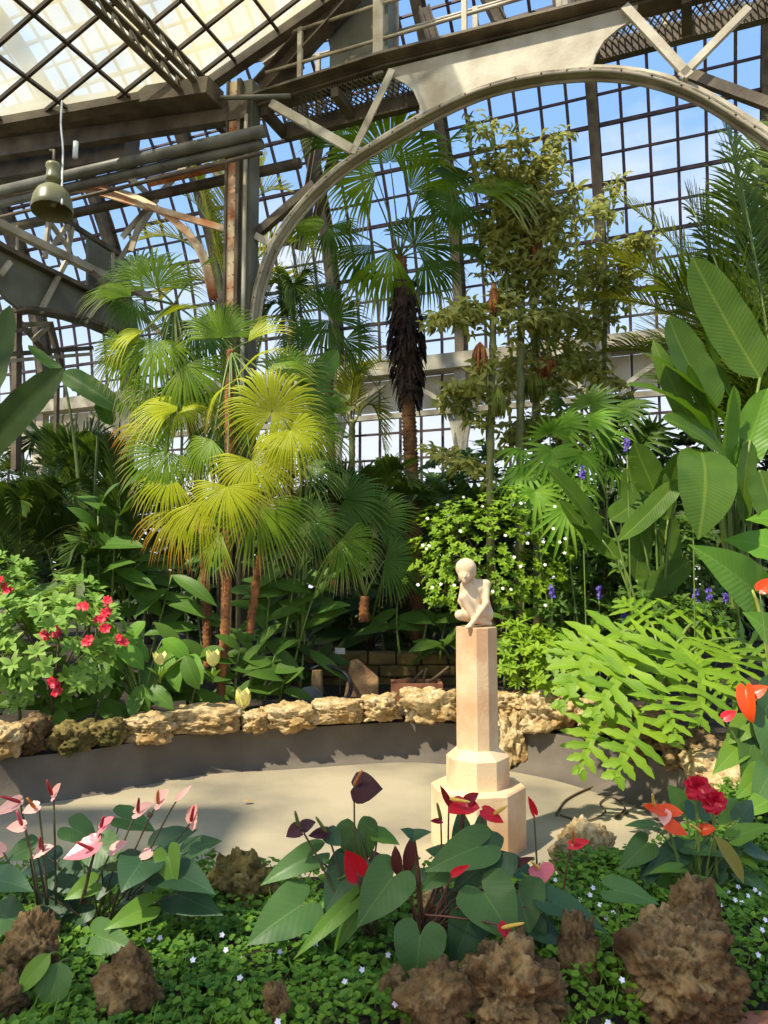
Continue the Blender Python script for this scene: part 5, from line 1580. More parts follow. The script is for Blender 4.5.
# ------------------------------------------------------------------ statue: one smooth surface from a distance field
def statue():
    q = 4.9 / F
    def J(px, py, y):           # picture place to local metres
        return V((px - 477) * q, y, (624.5 - py) * q)
    parts = []
    def cap(a, b, r1, r2, k=.014): parts.append(('c', a, b, r1, r2, k))
    def ell(c, r, k=.012, rot=None): parts.append(('e', c, np.asarray(r, float), k, rot))
    pel, waist, chest = J(486, 610, .03), J(484, 600, .02), J(478, 588, -.005)
    cap(pel, waist, .056, .046); cap(waist, chest, .046, .050)
    ell(J(475.5, 587, -.005), (.074, .048, .050)); ell(J(473, 599, -.02), (.056, .047, .074)); cap(J(468, 586, -.025), J(467, 600, -.03), .040, .040); ell(J(489, 613, .025), (.040, .055, .044))
    sh1, el1, wr1 = J(487.5, 582, -.01), J(486, 601, -.055), J(473, 618, -.10)
    cap(J(480, 581, 0), sh1, .028, .027); cap(sh1, el1, .026, .021); cap(el1, wr1, .022, .015, .01)
    cap(wr1, J(467.5, 624, -.118), .016, .013, .008)
    for i, (dx, dy) in enumerate(((-2.2, -.012), (-1.2, -.018), (0, -.02), (1.2, -.018))):
        cap(J(467.5 + dx * .5, 623.5, -.118 + dy * .3), J(464.5 + dx, 626.6 - abs(dx) * .2, -.124 + dy), .006, .0045, .004)
    cap(J(469.5, 623, -.122), J(469.5, 626, -.135), .006, .005, .004)
    sh2, el2, wr2 = J(465, 583.5, -.02), J(461.5, 599, .0), J(468, 613, -.045)
    cap(J(472, 582, -.01), sh2, .028, .025); cap(sh2, el2, .024, .019); cap(el2, wr2, .019, .014, .01)
    # raised leg
    k1 = J(463, 595, -.075)
    cap(J(480, 611, -.01), k1, .045, .030); cap(k1, J(474, 617, -.085), .029, .019); cap(J(474, 618, -.085), J(465, 624, -.125), .017, .011, .01)
    # folded leg
    k2 = J(460, 612.5, -.05)
    cap(J(482, 614, .02), k2, .044, .033); cap(k2, J(482, 620, -.02), .030, .022)
    cap(J(482, 620, -.02), J(492, 622, .02), .02, .013)
    # neck and head
    h = J(466.3, 568.2, -.045)
    cap(J(474, 580, -.005), J(470, 574, -.028), .026, .024, .012)
    ell(h, (.060, .064, .066), .008)
    ell(h + V(.002, .008, .014), (.069, .071, .066), .004)           # bobbed hair with a fringe
    ell(h + V(.022, .022, -.022), (.050, .052, .042), .008)
    fc = h + V(-.010, 0, -.006)
    ell(fc + V(.0, -.032, -.036), (.043, .040, .042), .006)          # face, bent down
    cap(fc + V(-.003, -.070, -.022), fc + V(-.005, -.078, -.040), .006, .0085, .006)   # nose
    cap(fc + V(-.016, -.070, -.056), fc + V(.008, -.071, -.056), .005, .005, .004)     # lips
    ell(fc + V(-.003, -.060, -.070), (.016, .014, .012), .008)       # chin
    g = .0065
    lo, hi = V(-.16, -.18, -.012), V(.14, .12, .47)
    nx, ny, nz = [int(v) for v in (hi - lo) / g]
    X, Y_, Z = np.meshgrid(lo[0] + g * np.arange(nx), lo[1] + g * np.arange(ny), lo[2] + g * np.arange(nz), indexing='ij')
    pts = np.stack([X, Y_, Z], -1)
    D = np.full(X.shape, 1.0)
    for p in parts:
        if p[0] == 'c':
            _, a, b, r1, r2, k = p
            ab = b - a; t = np.clip(((pts - a) @ ab) / (ab @ ab + 1e-9), 0, 1)
            d = np.linalg.norm(pts - a - t[..., None] * ab, axis=-1) - (r1 + (r2 - r1) * t)
        else:
            _, c, r, k, rot = p
            qv = (pts - c) / r
            l_ = np.linalg.norm(qv, axis=-1)
            d = (l_ - 1) * r.min()
        hh = np.maximum(k - np.abs(D - d), 0) / k
        D = np.minimum(D, d) - hh * hh * k * .25
    for c, r in ((fc + V(-.021, -.069, -.026), .0075), (fc + V(.015, -.070, -.026), .0075)):      # eye hollows
        D = np.maximum(D, -(np.linalg.norm(pts - c, axis=-1) - r))
    D = np.maximum(D, -(Z + .002))
    ins = D < 0
    # surface nets
    idx = {}
    vs = []
    cells = np.zeros((nx - 1, ny - 1, nz - 1), int)
    for dx in (0, 1):
        for dy in (0, 1):
            for dz in (0, 1):
                cells += ins[dx:nx - 1 + dx, dy:ny - 1 + dy, dz:nz - 1 + dz]
    act = np.argwhere((cells > 0) & (cells < 8))
    corners = [(0, 0, 0), (1, 0, 0), (0, 1, 0), (1, 1, 0), (0, 0, 1), (1, 0, 1), (0, 1, 1), (1, 1, 1)]
    edges = [(0, 1), (2, 3), (4, 5), (6, 7), (0, 2), (1, 3), (4, 6), (5, 7), (0, 4), (1, 5), (2, 6), (3, 7)]
    for c in act:
        v = [D[c[0] + o[0], c[1] + o[1], c[2] + o[2]] for o in corners]
        s = np.zeros(3); n_ = 0
        for a, b in edges:
            if (v[a] < 0) != (v[b] < 0):
                t = v[a] / (v[a] - v[b])
                s += np.array(corners[a]) * (1 - t) + np.array(corners[b]) * t; n_ += 1
        idx[tuple(c)] = len(vs)
        vs.append(lo + g * (c + s / n_))
    fs = []
    for ax in range(3):
        o = [0, 0, 0]; o[ax] = 1
        A = ins[:nx - o[0], :ny - o[1], :nz - o[2]]; B_ = ins[o[0]:, o[1]:, o[2]:]
        b1, b2 = [(0, 1, 0), (0, 0, 1), (1, 0, 0)][ax], [(0, 0, 1), (1, 0, 0), (0, 1, 0)][ax]
        for c in np.argwhere(A != B_):
            try:
                q4 = [idx[tuple(c - np.array(w_))] for w_ in ((0, 0, 0), b1, tuple(np.array(b1) + np.array(b2)), b2)]
            except KeyError:
                continue
            fs.append(tuple(q4) if A[tuple(c)] else tuple(q4[::-1]))
    return np.array(vs), fs
sv, sf = statue()
M_STAT = mat('pale_limestone', srgb(226, 200, 164), srgb(208, 178, 140), rough=.75, scale=6, bump=.06, bscale=90)
m = MB(); m.add(sv + V(pc_[0], pc_[1] - .0, ztop), sf)
st = m.build('statue', M_STAT, base=(pc_[0], pc_[1], ztop), mods=[('SMOOTH', dict(factor=.5, iterations=2)), ('SUBSURF', dict(levels=1, render_levels=1))])
tag(st, 'pale stone statue of a crouching child with bobbed hair on the pedestal', 'statue')

# ------------------------------------------------------------------ things in the shade behind the rim
WALLST = mat('mossy_walling', srgb(120, 100, 52), srgb(76, 62, 34), rough=1, scale=4, bump=.8, bscale=24)
m = MB()
r_ = random.Random(5)
for row in range(4):
    x = 292 + r_.uniform(-8, 4)
    while x < 458:
        wd = r_.uniform(22, 40)
        Y = 8.5
        z0, z1 = .22 + row * .135, .22 + row * .135 + .128
        a, b = P(x, 650, Y), P(min(x + wd, 462), 650, Y)
        dy = r_.uniform(-.04, .04)
        box(m, (a[0] + .008, Y + dy, z0), (b[0] - .008, Y + .3, z1))
        x += wd
o = m.build('stone_wall', WALLST, smooth=False, base=P(375, 690, 8.5), mods=[('BEVEL', dict(width=.02, segments=2))])
tag(o, 'low mossy wall of stacked flat stones behind the rim, left of the pedestal', 'wall')
m = MB(); c = P(361, 680, 7.75)
plate(m, [P(344, 698, 7.8), P(350, 661, 7.95), P(357, 659, 7.95), P(379, 678, 7.9), P(378, 699, 7.75)], nrm(V(.1, -1, .35)), .09)
tag(m.build('stone_slab', mat('brown_slab', srgb(150, 116, 78), srgb(110, 82, 54), rough=.95, scale=6, bump=.8, bscale=30), smooth=False, base=c, mods=[('BEVEL', dict(width=.02, segments=2))]), 'brown pointed stone slab leaning beside the black hose', 'rock')
tr = thing('trough', 'low reddish brown wooden trough in front of the mossy wall', 'trough', P(418, 698, 7.75))
M_WOOD = mat('reddish_wood', srgb(150, 96, 66), srgb(112, 70, 46), rough=.8, scale=5, bump=.4)
a, b = P(391, 684, 7.65), P(443, 684, 7.65); zb = .28; zt = a[2]
for nm, lo_, hi_ in (('front_board', (a[0], 7.65, zb), (b[0], 7.69, zt)), ('back_board', (a[0], 7.96, zb), (b[0], 8.0, zt)), ('end_board', (a[0], 7.69, zb), (a[0] + .04, 7.96, zt)), ('end_board', (b[0] - .04, 7.69, zb), (b[0], 7.96, zt)), ('bottom_board', (a[0] + .04, 7.69, zb), (b[0] - .04, 7.96, zb + .03))):
    m = MB(); box(m, lo_, hi_); m.build(nm, M_WOOD, tr, smooth=False)
for i, (pts, lb) in enumerate([([(408, 690), (416, 678), (424, 670)], 'short dry branch lying in the trough'), ([(416, 690), (432, 680), (449, 667)], 'long dry branch leaning out of the trough to the right'), ([(422, 689), (424, 678), (427, 668)], 'upright dry twig in the trough')]):
    m = MB(); tube(m, smoothline([P(x, y, 7.82) for x, y in pts], 4), .018, 7); tag(m.build('branch', TWIG, base=P(*pts[0], 7.82)), lb, 'branch')
m = MB(); tube(m, smoothline([P(x, y, Y) for x, y, Y in [(262, 703, 7.35), (285, 704, 7.4), (312, 706, 7.4), (330, 703, 7.4), (346, 698, 7.45), (351, 688, 7.6), (348, 677, 7.75), (338, 669, 7.85), (322, 666, 7.9), (308, 670, 7.9)]], 5), .022, 9)
tag(m.build('hose', mat('black_rubber', srgb(34, 34, 36), srgb(24, 24, 26), rough=.5, scale=4), base=P(312, 706, 7.4)), 'black hose curling in a loop behind the pool rim', 'hose')
sp = thing('spotlight', 'round grey spotlight lying at the hose behind the rim stones', 'lamp', P(310, 703, 7.5))
m = MB(); c = P(310, 696, 7.5); nn = nrm(V(.1, -.7, .7)); a_ = nrm(np.cross(nn, UP)); b_ = np.cross(nn, a_)
rings = [(0.02, -.12), (.07, -.11), (.115, -.02), (.12, 0), (.105, .005), (.1, -.01), (.0, -.015)]
vs = [c + nn * h_ + (a_ * math.cos(2 * PI * j / 20) + b_ * math.sin(2 * PI * j / 20)) * r0 for r0, h_ in rings for j in range(20)]
m.add(vs, [(i * 20 + j, i * 20 + (j + 1) % 20, (i + 1) * 20 + (j + 1) % 20, (i + 1) * 20 + j) for i in range(6) for j in range(20)])
m.build('housing', mat('grey_metal', srgb(96, 98, 96), srgb(70, 72, 70), rough=.4, scale=5), sp)
m = MB(); tube(m, [c - nn * .1, c - nn * .12 - UP * .1], .02, 7); m.build('stand', mat('dark_metal', srgb(50, 50, 48), rough=.5), sp)
m = MB(); loft_pts = [[(P(317, 690, 7.7) + V(math.cos(2 * PI * j / 8) * .06 * s, math.sin(2 * PI * j / 8) * .05 * s, z_)) for j in range(8)] for s, z_ in ((1.1, -.12), (1, 0), (.95, .1), (.85, .2))]
loft(m, loft_pts); tag(m.build('post_stump', mat('weathered_wood', srgb(140, 116, 78), srgb(104, 84, 54), rough=.9, scale=7, bump=.4), smooth=False, base=P(317, 700, 7.7)), 'short weathered wooden post inside the hose loop', 'post')
sg = thing('plant_label', 'small grey plant marker on a thin stake in front of the mossy wall', 'sign', P(340, 690, 8.1))
m = MB(); plate(m, [P(335, 648, 8.1), P(345, 648, 8.1), P(345, 654, 8.08), P(335, 654, 8.08)], V(0, -1, 0), .012); m.build('plate', mat('label_plate', srgb(190, 186, 176), srgb(160, 156, 146), rough=.5, scale=8), sg, smooth=False)
m = MB(); tube(m, [P(340, 654, 8.11), P(340, 694, 8.11)], .008, 6); m.build('stake', mat('stake_metal', srgb(120, 116, 106), rough=.5), sg)
PALEY = mat('pale_yellow_petal', srgb(236, 228, 150), srgb(220, 216, 120), rough=.5, scale=9)
for (x, y, Y, sz, lb) in ((243, 700, 7.0, 22, 'pale yellow cup-shaped bloom on the rim right of the leaning palm base'), (213, 659, 7.0, 18, 'pale yellow bloom beside the tallest bright palm trunk'), (160, 659, 6.6, 14, 'small yellow bloom left of the palm trunks')):
    rt_ = thing('pale_bloom', lb, 'flower', P(x, y + 22, Y))
    m = MB()
    for k_ in range(5):
        a_ = 2 * PI * k_ / 5
        b0 = P(x, y + sz * .4, Y) + V(math.cos(a_) * .02, math.sin(a_) * .02, 0)
        blade(m, b0, b0 + V(math.cos(a_) * .05, math.sin(a_) * .05, sz * .9 * Y / F), sz * .55 * Y / F, V(-math.cos(a_), -math.sin(a_), .2), shape='oval', bend=-.12, fold=.2, rows=6, cols=2)
    m.build('petals', PALEY, rt_)
    m = MB(); tube(m, [P(x, y + 24, Y), P(x, y + sz * .4, Y)], .01, 6); m.build('stalk', STALK, rt_)
    m = MB()
    for k_ in range(5):
        a_ = 2 * PI * k_ / 5 + .4
        b0 = P(x, y + 20, Y); blade(m, b0, b0 + V(math.cos(a_) * .14, math.sin(a_) * .1, .10), .05, UP, shape='lance', bend=.2, rows=6, cols=2)
    m.build('foliage', LF_ANTHL, rt_)

# ------------------------------------------------------------------ pool floor debris
m = MB(); tube(m, smoothline([G(x, y, ZF + .012) for x, y in [(556, 815), (566, 800), (590, 788), (610, 785), (640, 783)]], 5), .008, 6); tag(m.build('dry_root', TWIG, base=G(590, 790, ZF)), 'long dry brown root lying on the pool floor right of the pedestal', 'root')
m = MB(); tube(m, smoothline([G(x, y, ZF + .012) for x, y in [(560, 815), (585, 821), (605, 812), (600, 803), (612, 797), (625, 808), (615, 818), (628, 812)]], 5), .006, 6); tag(m.build('dry_root', TWIG, base=G(600, 810, ZF)), 'thin curly dry root lying nearer on the pool floor', 'root')
m = MB(); blade(m, G(243, 802, ZF + .02), G(253, 801, ZF + .02), .04, UP, shape='oval', rows=5, cols=2, bend=.2); tag(m.build('fallen_leaf', mat('dead_leaf', srgb(196, 160, 100), srgb(170, 130, 80), scale=8), base=G(248, 801, ZF)), 'dead tan leaf on the sunlit pool floor', 'leaf')
stone('tiny pebble on the pool floor behind the pink anthuriums', (147, 812, 153, 818), 5.2, 91, TUFA_D, sub=3, pits=0, rough=.2, name='pebble')

# ------------------------------------------------------------------ hanging lamp
lampc = P(52, 212, 6.3)
LM = mat('olive_enamel', srgb(132, 128, 84), srgb(100, 98, 62), rough=.35, scale=3, bump=.05)
lamp = thing('pendant_lamp', 'olive enamel dome lamp hanging below the whitewashed roof', 'lamp', lampc)
ax = nrm(V(-.06, .12, 1.0)); a_ = nrm(np.cross(ax, V(0, 1, 0))); b_ = np.cross(ax, a_)
def lathe(mb, c, ax, a_, b_, prof, k=28):
    vs = [c + ax * h_ + (a_ * math.cos(2 * PI * j / k) + b_ * math.sin(2 * PI * j / k)) * r0 for r0, h_ in prof for j in range(k)]
    mb.add(vs, [(i * k + j, i * k + (j + 1) % k, (i + 1) * k + (j + 1) % k, (i + 1) * k + j) for i in range(len(prof) - 1) for j in range(k)])
m = MB(); lathe(m, lampc, ax, a_, b_, [(.172, 0), (.176, .004), (.174, .05), (.162, .13), (.135, .19), (.095, .23), (.05, .25), (.03, .255), (.03, .245), (.085, .22), (.125, .18), (.152, .12), (.166, .04), (.17, 0)]); m.build('shade', LM, lamp)
m = MB(); lathe(m, lampc, ax, a_, b_, [(.0, .25), (.03, .25), (.03, .29), (.066, .30), (.070, .33), (.062, .35), (.056, .43), (.066, .445), (.066, .47), (.0, .475)], 18); m.build('socket', LM, lamp)
m = MB(); lathe(m, lampc, ax, a_, b_, [(.0, .05), (.03, .06), (.045, .09), (.035, .14), (.02, .2)], 14); m.build('bulb', mat('dull_bulb', srgb(120, 116, 96), rough=.2), lamp)
m = MB(); tube(m, [lampc + ax * .47, lampc + ax * .62, P(50, 150, 7.6)], .012, 6); m.build('bracket', M_STEEL_DK, lamp)
m = MB(); tube(m, smoothline([P(62, 101, 7.2), P(61, 125, 7.0), P(63, 150, 6.8), P(62, 185, 6.5), P(62, 204, 6.1)], 5), .010, 5); m.build('cord', mat('pale_cord', srgb(200, 200, 196), rough=.5), lamp)
m = MB(); tube(m, [P(76, 142, 7.9), P(75, 158, 7.9)], .03, 8); tag(m.build('tube_lamp', mat('white_tube', srgb(235, 235, 230), rough=.3), base=P(76, 142, 7.9)), 'short white tube hanging right of the olive lamp', 'lamp')

# ================================================================== anthuriums in the front bed
def spathe_mat(name, c1, c2, **k): return veined(name, c1, c2, c1, k=6, trans=.25, rough=.3, spec=.35, bump=.08, tint=(1, .8, .7), **k)
SP_PINK = spathe_mat('pink_spathe', srgb(250, 172, 158), srgb(255, 206, 190))
SP_HOT = spathe_mat('deep_pink_spathe', srgb(240, 108, 126), srgb(250, 164, 162))
SP_RED = spathe_mat('red_spathe', srgb(206, 28, 44), srgb(228, 44, 60))
SP_DKRED = spathe_mat('dark_red_spathe', srgb(120, 14, 28), srgb(160, 22, 38))
SP_BLACK = spathe_mat('purple_black_spathe', srgb(58, 26, 32), srgb(84, 44, 48))
SP_ORANGE = spathe_mat('orange_spathe', srgb(238, 70, 24), srgb(250, 104, 40))
SP_CRIMSON = spathe_mat('crimson_spathe', srgb(190, 12, 44), srgb(214, 30, 60))
SX_R = mat('red_spadix', srgb(170, 40, 50), srgb(150, 30, 40), rough=.6, scale=60, bump=.3)
SX_O = mat('orange_spadix', srgb(205, 130, 60), srgb(186, 104, 46), rough=.6, scale=60, bump=.3)
SX_Y = mat('yellow_spadix', srgb(240, 200, 90), srgb(225, 180, 70), rough=.6, scale=60, bump=.3)
SX_G = mat('green_spadix', srgb(120, 130, 60), srgb(100, 112, 50), rough=.6, scale=60, bump=.3)
SX_P = mat('pink_spadix', srgb(220, 100, 110), srgb(205, 80, 96), rough=.6, scale=60, bump=.3)
BURG = leaf_mat('burgundy_leaf', srgb(64, 30, 30), srgb(90, 44, 40), trans=.2, rough=.35)
BRONZE = leaf_mat('bronze_leaf', srgb(120, 120, 40), srgb(150, 130, 50), trans=.25)

def bloom(root, at_, tip, wpx, Y, mt, spx=None, smat=SX_R, base=None, stm=STEM_D, hint=(0, -.75, .65), dY=-.03, shape='spathe', sr=.0048, **k):
    """one flower: spathe with its spadix and stalk"""
    op = dict(shape=shape, rows=9, cols=4, fold=.16, bend=-.06, wave=.03); op.update(k)
    m = MB(); p0, p1 = leaf_at(m, at_, tip, wpx, Y, dY, hint, **op)
    o = m.build('spathe', mt, root)
    if spx:
        s = MB(); a, b = P(*spx[0], Y - .012), P(*spx[1], Y - .05)
        pts = bez(a, (a + b) / 2 + V(0, -.005, .003), b, 7)
        tube(s, pts, 0, 8, rs=[.005, .0075, .0075, .007, .0065, .006, .005, .003]); s.build('spadix', smat, o)
    if base is not None:
        b = P(*base[0], base[1]) if isinstance(base[0], tuple) else P(*base, Y)
        s = MB(); mid = V(b[0] * .45 + p0[0] * .55, b[1] * .6 + p0[1] * .4, b[2] * .35 + p0[2] * .65)
        tube(s, bez(b, mid, p0 + V(0, .006, 0), 9), 0, 6, rs=list(np.linspace(sr, sr * .75, 10))); s.build('stalk', stm, o)
    return o
h1, h2, h3, h4, h5 = (0, -.8, .6), (.3, -.6, .8), (-.3, -.6, .8), (0, -.45, .9), (0, -.95, .25)
def hl(**k):
    d = dict(shape='heart', rows=10, cols=4, fold=.14, bend=.12, wave=.025, wfreq=2); d.update(k); return d
AD, AL = LF_ANTHD, LF_ANTHL
pk = leafy('pink-flowered anthurium with dark heart leaves at lower left', (100, 945), 3.15, [
    ((188, 852), (223, 841), 30, 0, h4, hl()), ((142, 862), (121, 893), 44, -.12, h1, hl(mat=AD, Y=-.12)), ((168, 855), (176, 889), 26, -.05, h5, hl(mat=AL, fold=.3, Y=-.1)), ((168, 872), (216, 895), 40, -.08, h4, hl(mat=AD, Y=-.1)),
    ((178, 895), (224, 916), 34, -.1, h1, hl(mat=AD, Y=-.05)), ((146, 908), (104, 930), 26, -.08, h1, hl(mat=AL, Y=-.15)), ((97, 936), (138, 952), 32, -.08, h1, hl(Y=-.2)), ((150, 930), (160, 950), 24, 0, h1, hl()),
    ((32, 848), (4, 862), 32, -.05, h4, hl()), ((-8, 880), (34, 892), 36, -.08, h4, hl(mat=AD, Y=-.15)), ((2, 915), (34, 930), 36, -.08, h1, hl(Y=-.15)), ((72, 828), (98, 846), 32, .0, h4, hl(Y=.1)), ((100, 848), (126, 872), 36, -.05, h1, hl(Y=-.02)),
    ((62, 872), (88, 894), 34, -.05, h1, hl(mat=AD)), ((92, 884), (64, 900), 22, -.05, h1, hl(mat=AL, Y=-.1)), ((122, 818), (156, 832), 30, .05, h4, hl(Y=.15)), ((160, 845), (198, 830), 34, .05, h4, hl(mat=AD, Y=.1)), ((128, 895), (166, 884), 34, -.02, h4, hl()),
    ((44, 905), (76, 912), 28, -.02, h1, hl(mat=AD)), ((52, 862), (22, 874), 34, 0, h4, hl(mat=AD, Y=.1)), ((110, 872), (96, 902), 34, -.1, h1, hl(mat=AD, Y=.05)), ((85, 905), (60, 925), 32, 0, h1, hl(mat=AD)), ((150, 870), (130, 858), 30, .1, h4, hl(mat=AD, Y=.15))],
    LF_ANTH, STEM_D, name='anthurium', r=.0045)
for a in [((19, 801), (-8, 815), 15, ((20, 802), (0, 796)), SX_R, SP_PINK), ((38, 806), (22, 813), 15, ((35, 808), (27, 798)), SX_O, SP_PINK), ((53, 796), (61, 783), 14, ((52, 795), (47, 780)), SX_R, SP_PINK),
          ((24, 826), (6, 828), 14, ((22, 825), (17, 811)), SX_P, SP_PINK), ((36, 853), (54, 846), 14, ((41, 849), (40, 837)), SX_R, SP_PINK), ((97, 843), (63, 859), 24, ((96, 851), (76, 842)), SX_R, SP_HOT),
          ((101, 828), (114, 817), 15, ((101, 827), (104, 816)), SX_R, SP_HOT), ((136, 813), (153, 803), 15, ((138, 812), (139, 798)), SX_R, SP_PINK), ((157, 803), (169, 790), 18, ((158, 803), (158, 790)), SX_O, SP_PINK),
          ((178, 798), (192, 785), 8, None, SX_R, SP_PINK), ((191, 823), (197, 804), 22, ((191, 821), (194, 806)), SX_R, SP_PINK), ((2, 852), (-12, 842), 14, None, SX_R, SP_PINK), ((112, 850), (128, 842), 14, None, SX_R, SP_PINK), ((150, 852), (138, 860), 12, None, SX_R, SP_PINK)]:
    bloom(pk, a[0], a[1], a[2], 3.05 + uni(-.06, .1), a[5], a[3], a[4], base=(60 + (a[0][0] - 60) * .55, 905), hint=(uni(-.2, .2), -.6, .75))
lone = leafy('pair of broad light leaves flopping over the upright stone at lower left', (62, 960), 2.7, [((50, 954), (18, 994), 20, -.06, h1, hl(shape='oval', mat=AL, Y=-.06)), ((60, 962), (50, 1008), 34, -.05, h5, hl(shape='oval', Y=-.05))], LF_ANTH, STALK, name='broad_leaf_plant', r=.005)

bk = leafy('black-flowered anthurium with large heart leaves in the front bed, left of the red one', (372, 935), 3.05, [
    ((357, 829), (362, 868), 40, .0, h5, hl(mat=LF_ANTH, Y=.05, fold=.22)), ((378, 835), (400, 845), 20, 0, h4, hl(mat=AL, Y=.05)), ((312, 856), (260, 886), 28, -.05, h2, hl(fold=.2)), ((300, 906), (246, 946), 50, -.1, h1, hl(Y=-.1, mat=LF_ANTH)),
    ((350, 903), (293, 960), 22, -.1, h2, hl(mat=AL, Y=-.1, shape='arrow')), ((352, 868), (324, 914), 44, -.08, h1, hl(mat=AD)), ((392, 878), (357, 928), 48, -.08, h1, hl(Y=-.12)), ((362, 902), (332, 956), 24, -.05, h2, hl(mat=AL, Y=-.05, shape='arrow')),
    ((345, 920), (335, 955), 30, 0, h1, hl(mat=AD)), ((340, 872), (322, 882), 18, 0, h4, hl(mat=AL)), ((380, 870), (372, 850), 20, .1, h5, hl(mat=BURG, Y=.1))], LF_ANTH, STEM_D, name='anthurium', r=.006)
bloom(bk, (354, 787), (383, 789), 30, 3.05, SP_BLACK, ((354, 786), (362, 770)), SX_O, base=(355, 900), hint=(0, -.9, .3), fold=-.15, bend=.25)
bloom(bk, (300, 828), (286, 837), 16, 3.0, SP_BLACK, ((299, 827), (295, 811)), SX_G, base=(345, 915)); bloom(bk, (301, 828), (316, 822), 14, 3.02, SP_BLACK)
bloom(bk, (327, 832), (308, 836), 12, 3.02, SP_BLACK, ((326, 832), (316, 817)), SX_G, base=(350, 915)); bloom(bk, (328, 832), (341, 846), 18, 3.04, AD, shape='spathe')
bloom(bk, (357, 874), (345, 850), 24, 2.95, SP_RED, None, SX_R, base=(364, 896), fold=.55, sr=.011, stm=STEM_R)
rd = leafy('red-flowered anthurium with big ribbed leaves at bottom centre', (420, 945), 2.95, [
    ((420, 936), (414, 992), 50, -.05, h5, hl(Y=-.12)), ((470, 920), (450, 970), 40, -.05, h5, hl(mat=AD, Y=-.05)), ((484, 893), (516, 944), 58, -.1, h1, hl(Y=-.08, mat=LF_ANTH)), ((518, 892), (530, 934), 52, -.05, h1, hl(Y=.02)), ((528, 925), (524, 965), 34, 0, h5, hl(mat=AD)),
    ((552, 902), (608, 934), 32, -.05, h4, hl(mat=AD)), ((536, 928), (566, 946), 30, 0, h4, hl(mat=AD)), ((480, 846), (424, 872), 40, -.05, h1, hl()), ((496, 856), (452, 892), 44, 0, h1, hl(mat=AD)), ((447, 868), (422, 892), 26, -.05, h2, hl(mat=LF_ANTH)),
    ((413, 836), (400, 829), 14, 0, h4, hl(mat=AD)), ((414, 836), (432, 832), 14, 0, h4, hl(mat=AD)), ((463, 842), (460, 806), 22, .05, h5, hl(mat=AD, Y=.15)), ((478, 840), (484, 806), 16, .05, h5, hl(mat=AD, Y=.15)), ((398, 876), (395, 845), 11, 0, h5, hl(mat=BURG, shape='lance')), ((407, 874), (411, 837), 12, 0, h5, hl(mat=BURG, shape='lance')),
    ((495, 873), (535, 857), 9, 0, h1, hl(mat=BURG, shape='lance')), ((500, 895), (488, 862), 14, 0, h5, hl(mat=BURG, shape='lance')), ((450, 855), (425, 850), 24, .1, h4, hl(mat=AD, Y=.1)), ((520, 870), (500, 850), 20, .1, h4, hl(mat=AD, Y=.15)), ((440, 905), (470, 895), 30, 0, h4, hl(mat=AD, Y=.1)), ((500, 905), (480, 925), 34, 0, h1, hl(mat=AD, Y=.1)), ((416, 870), (398, 890), 26, 0, h1, hl(mat=AD, Y=.1))],
    LF_ANTH, STEM_R, name='anthurium', r=.0055)
for a in [((463, 803), (448, 813), 18, ((450, 799), (470, 802)), SX_Y, SP_RED), ((464, 806), (480, 808), 18, None, SX_Y, SP_RED), ((466, 802), (479, 793), 12, None, SX_R, SP_DKRED), ((449, 803), (440, 785), 7, None, SX_R, SP_DKRED), ((484, 811), (504, 823), 14, ((494, 814), (507, 806)), SX_Y, SP_RED),
          ((488, 850), (487, 831), 16, None, SX_R, SP_RED), ((496, 862), (493, 846), 10, None, SX_R, SP_DKRED), ((441, 821), (430, 821), 6, ((441, 820), (437, 803)), SX_G, SP_DKRED)]:
    bloom(rd, a[0], a[1], a[2], 3.0 + uni(-.05, .05), a[5], a[3], a[4], base=(445 + (a[0][0] - 445) * .5, 920), stm=STEM_R)
bloom(rd, (454, 874), (470, 865), 8, 2.85, SP_RED, None, base=((430, 930), 2.9), stm=STEM_R, fold=.5)
bloom(rd, (501, 926), (517, 945), 11, 2.75, SP_RED, ((502, 928), (524, 923)), SX_Y, base=((425, 915), 2.9), stm=STEM_R, fold=.4)
lr = thing('anthurium', 'slender red anthurium flowers on long dark stalks right of the pedestal foot', 'plant', P(545, 930, 3.15))
bloom(lr, (540, 866), (545, 883), 26, 3.1, SP_HOT, ((539, 869), (531, 861)), SX_Y, base=(545, 930)); bloom(lr, (534, 813), (528, 796), 8, 3.15, SP_RED, None, base=(540, 925), fold=.5); bloom(lr, (571, 845), (590, 841), 11, 3.2, SP_RED, ((573, 843), (573, 829)), SX_O, base=(560, 915), stm=STEM_R)
for a, t, w_ in (((548, 905), (570, 890), 20), ((552, 925), (580, 915), 24)):
    m = MB(); leaf_at(m, a, t, w_, 3.15, 0, h4, **hl()); m.build('leaf', LF_ANTH, lr)
leafy('single pale heart leaf lying on the ground cover left of the pointed stone', (625, 925), 3.0, [((614, 890), (660, 905), 32, -.05, h4, hl(mat=LF_ANTH))], LF_ANTH, STALK, name='heart_leaf_plant', r=.005)
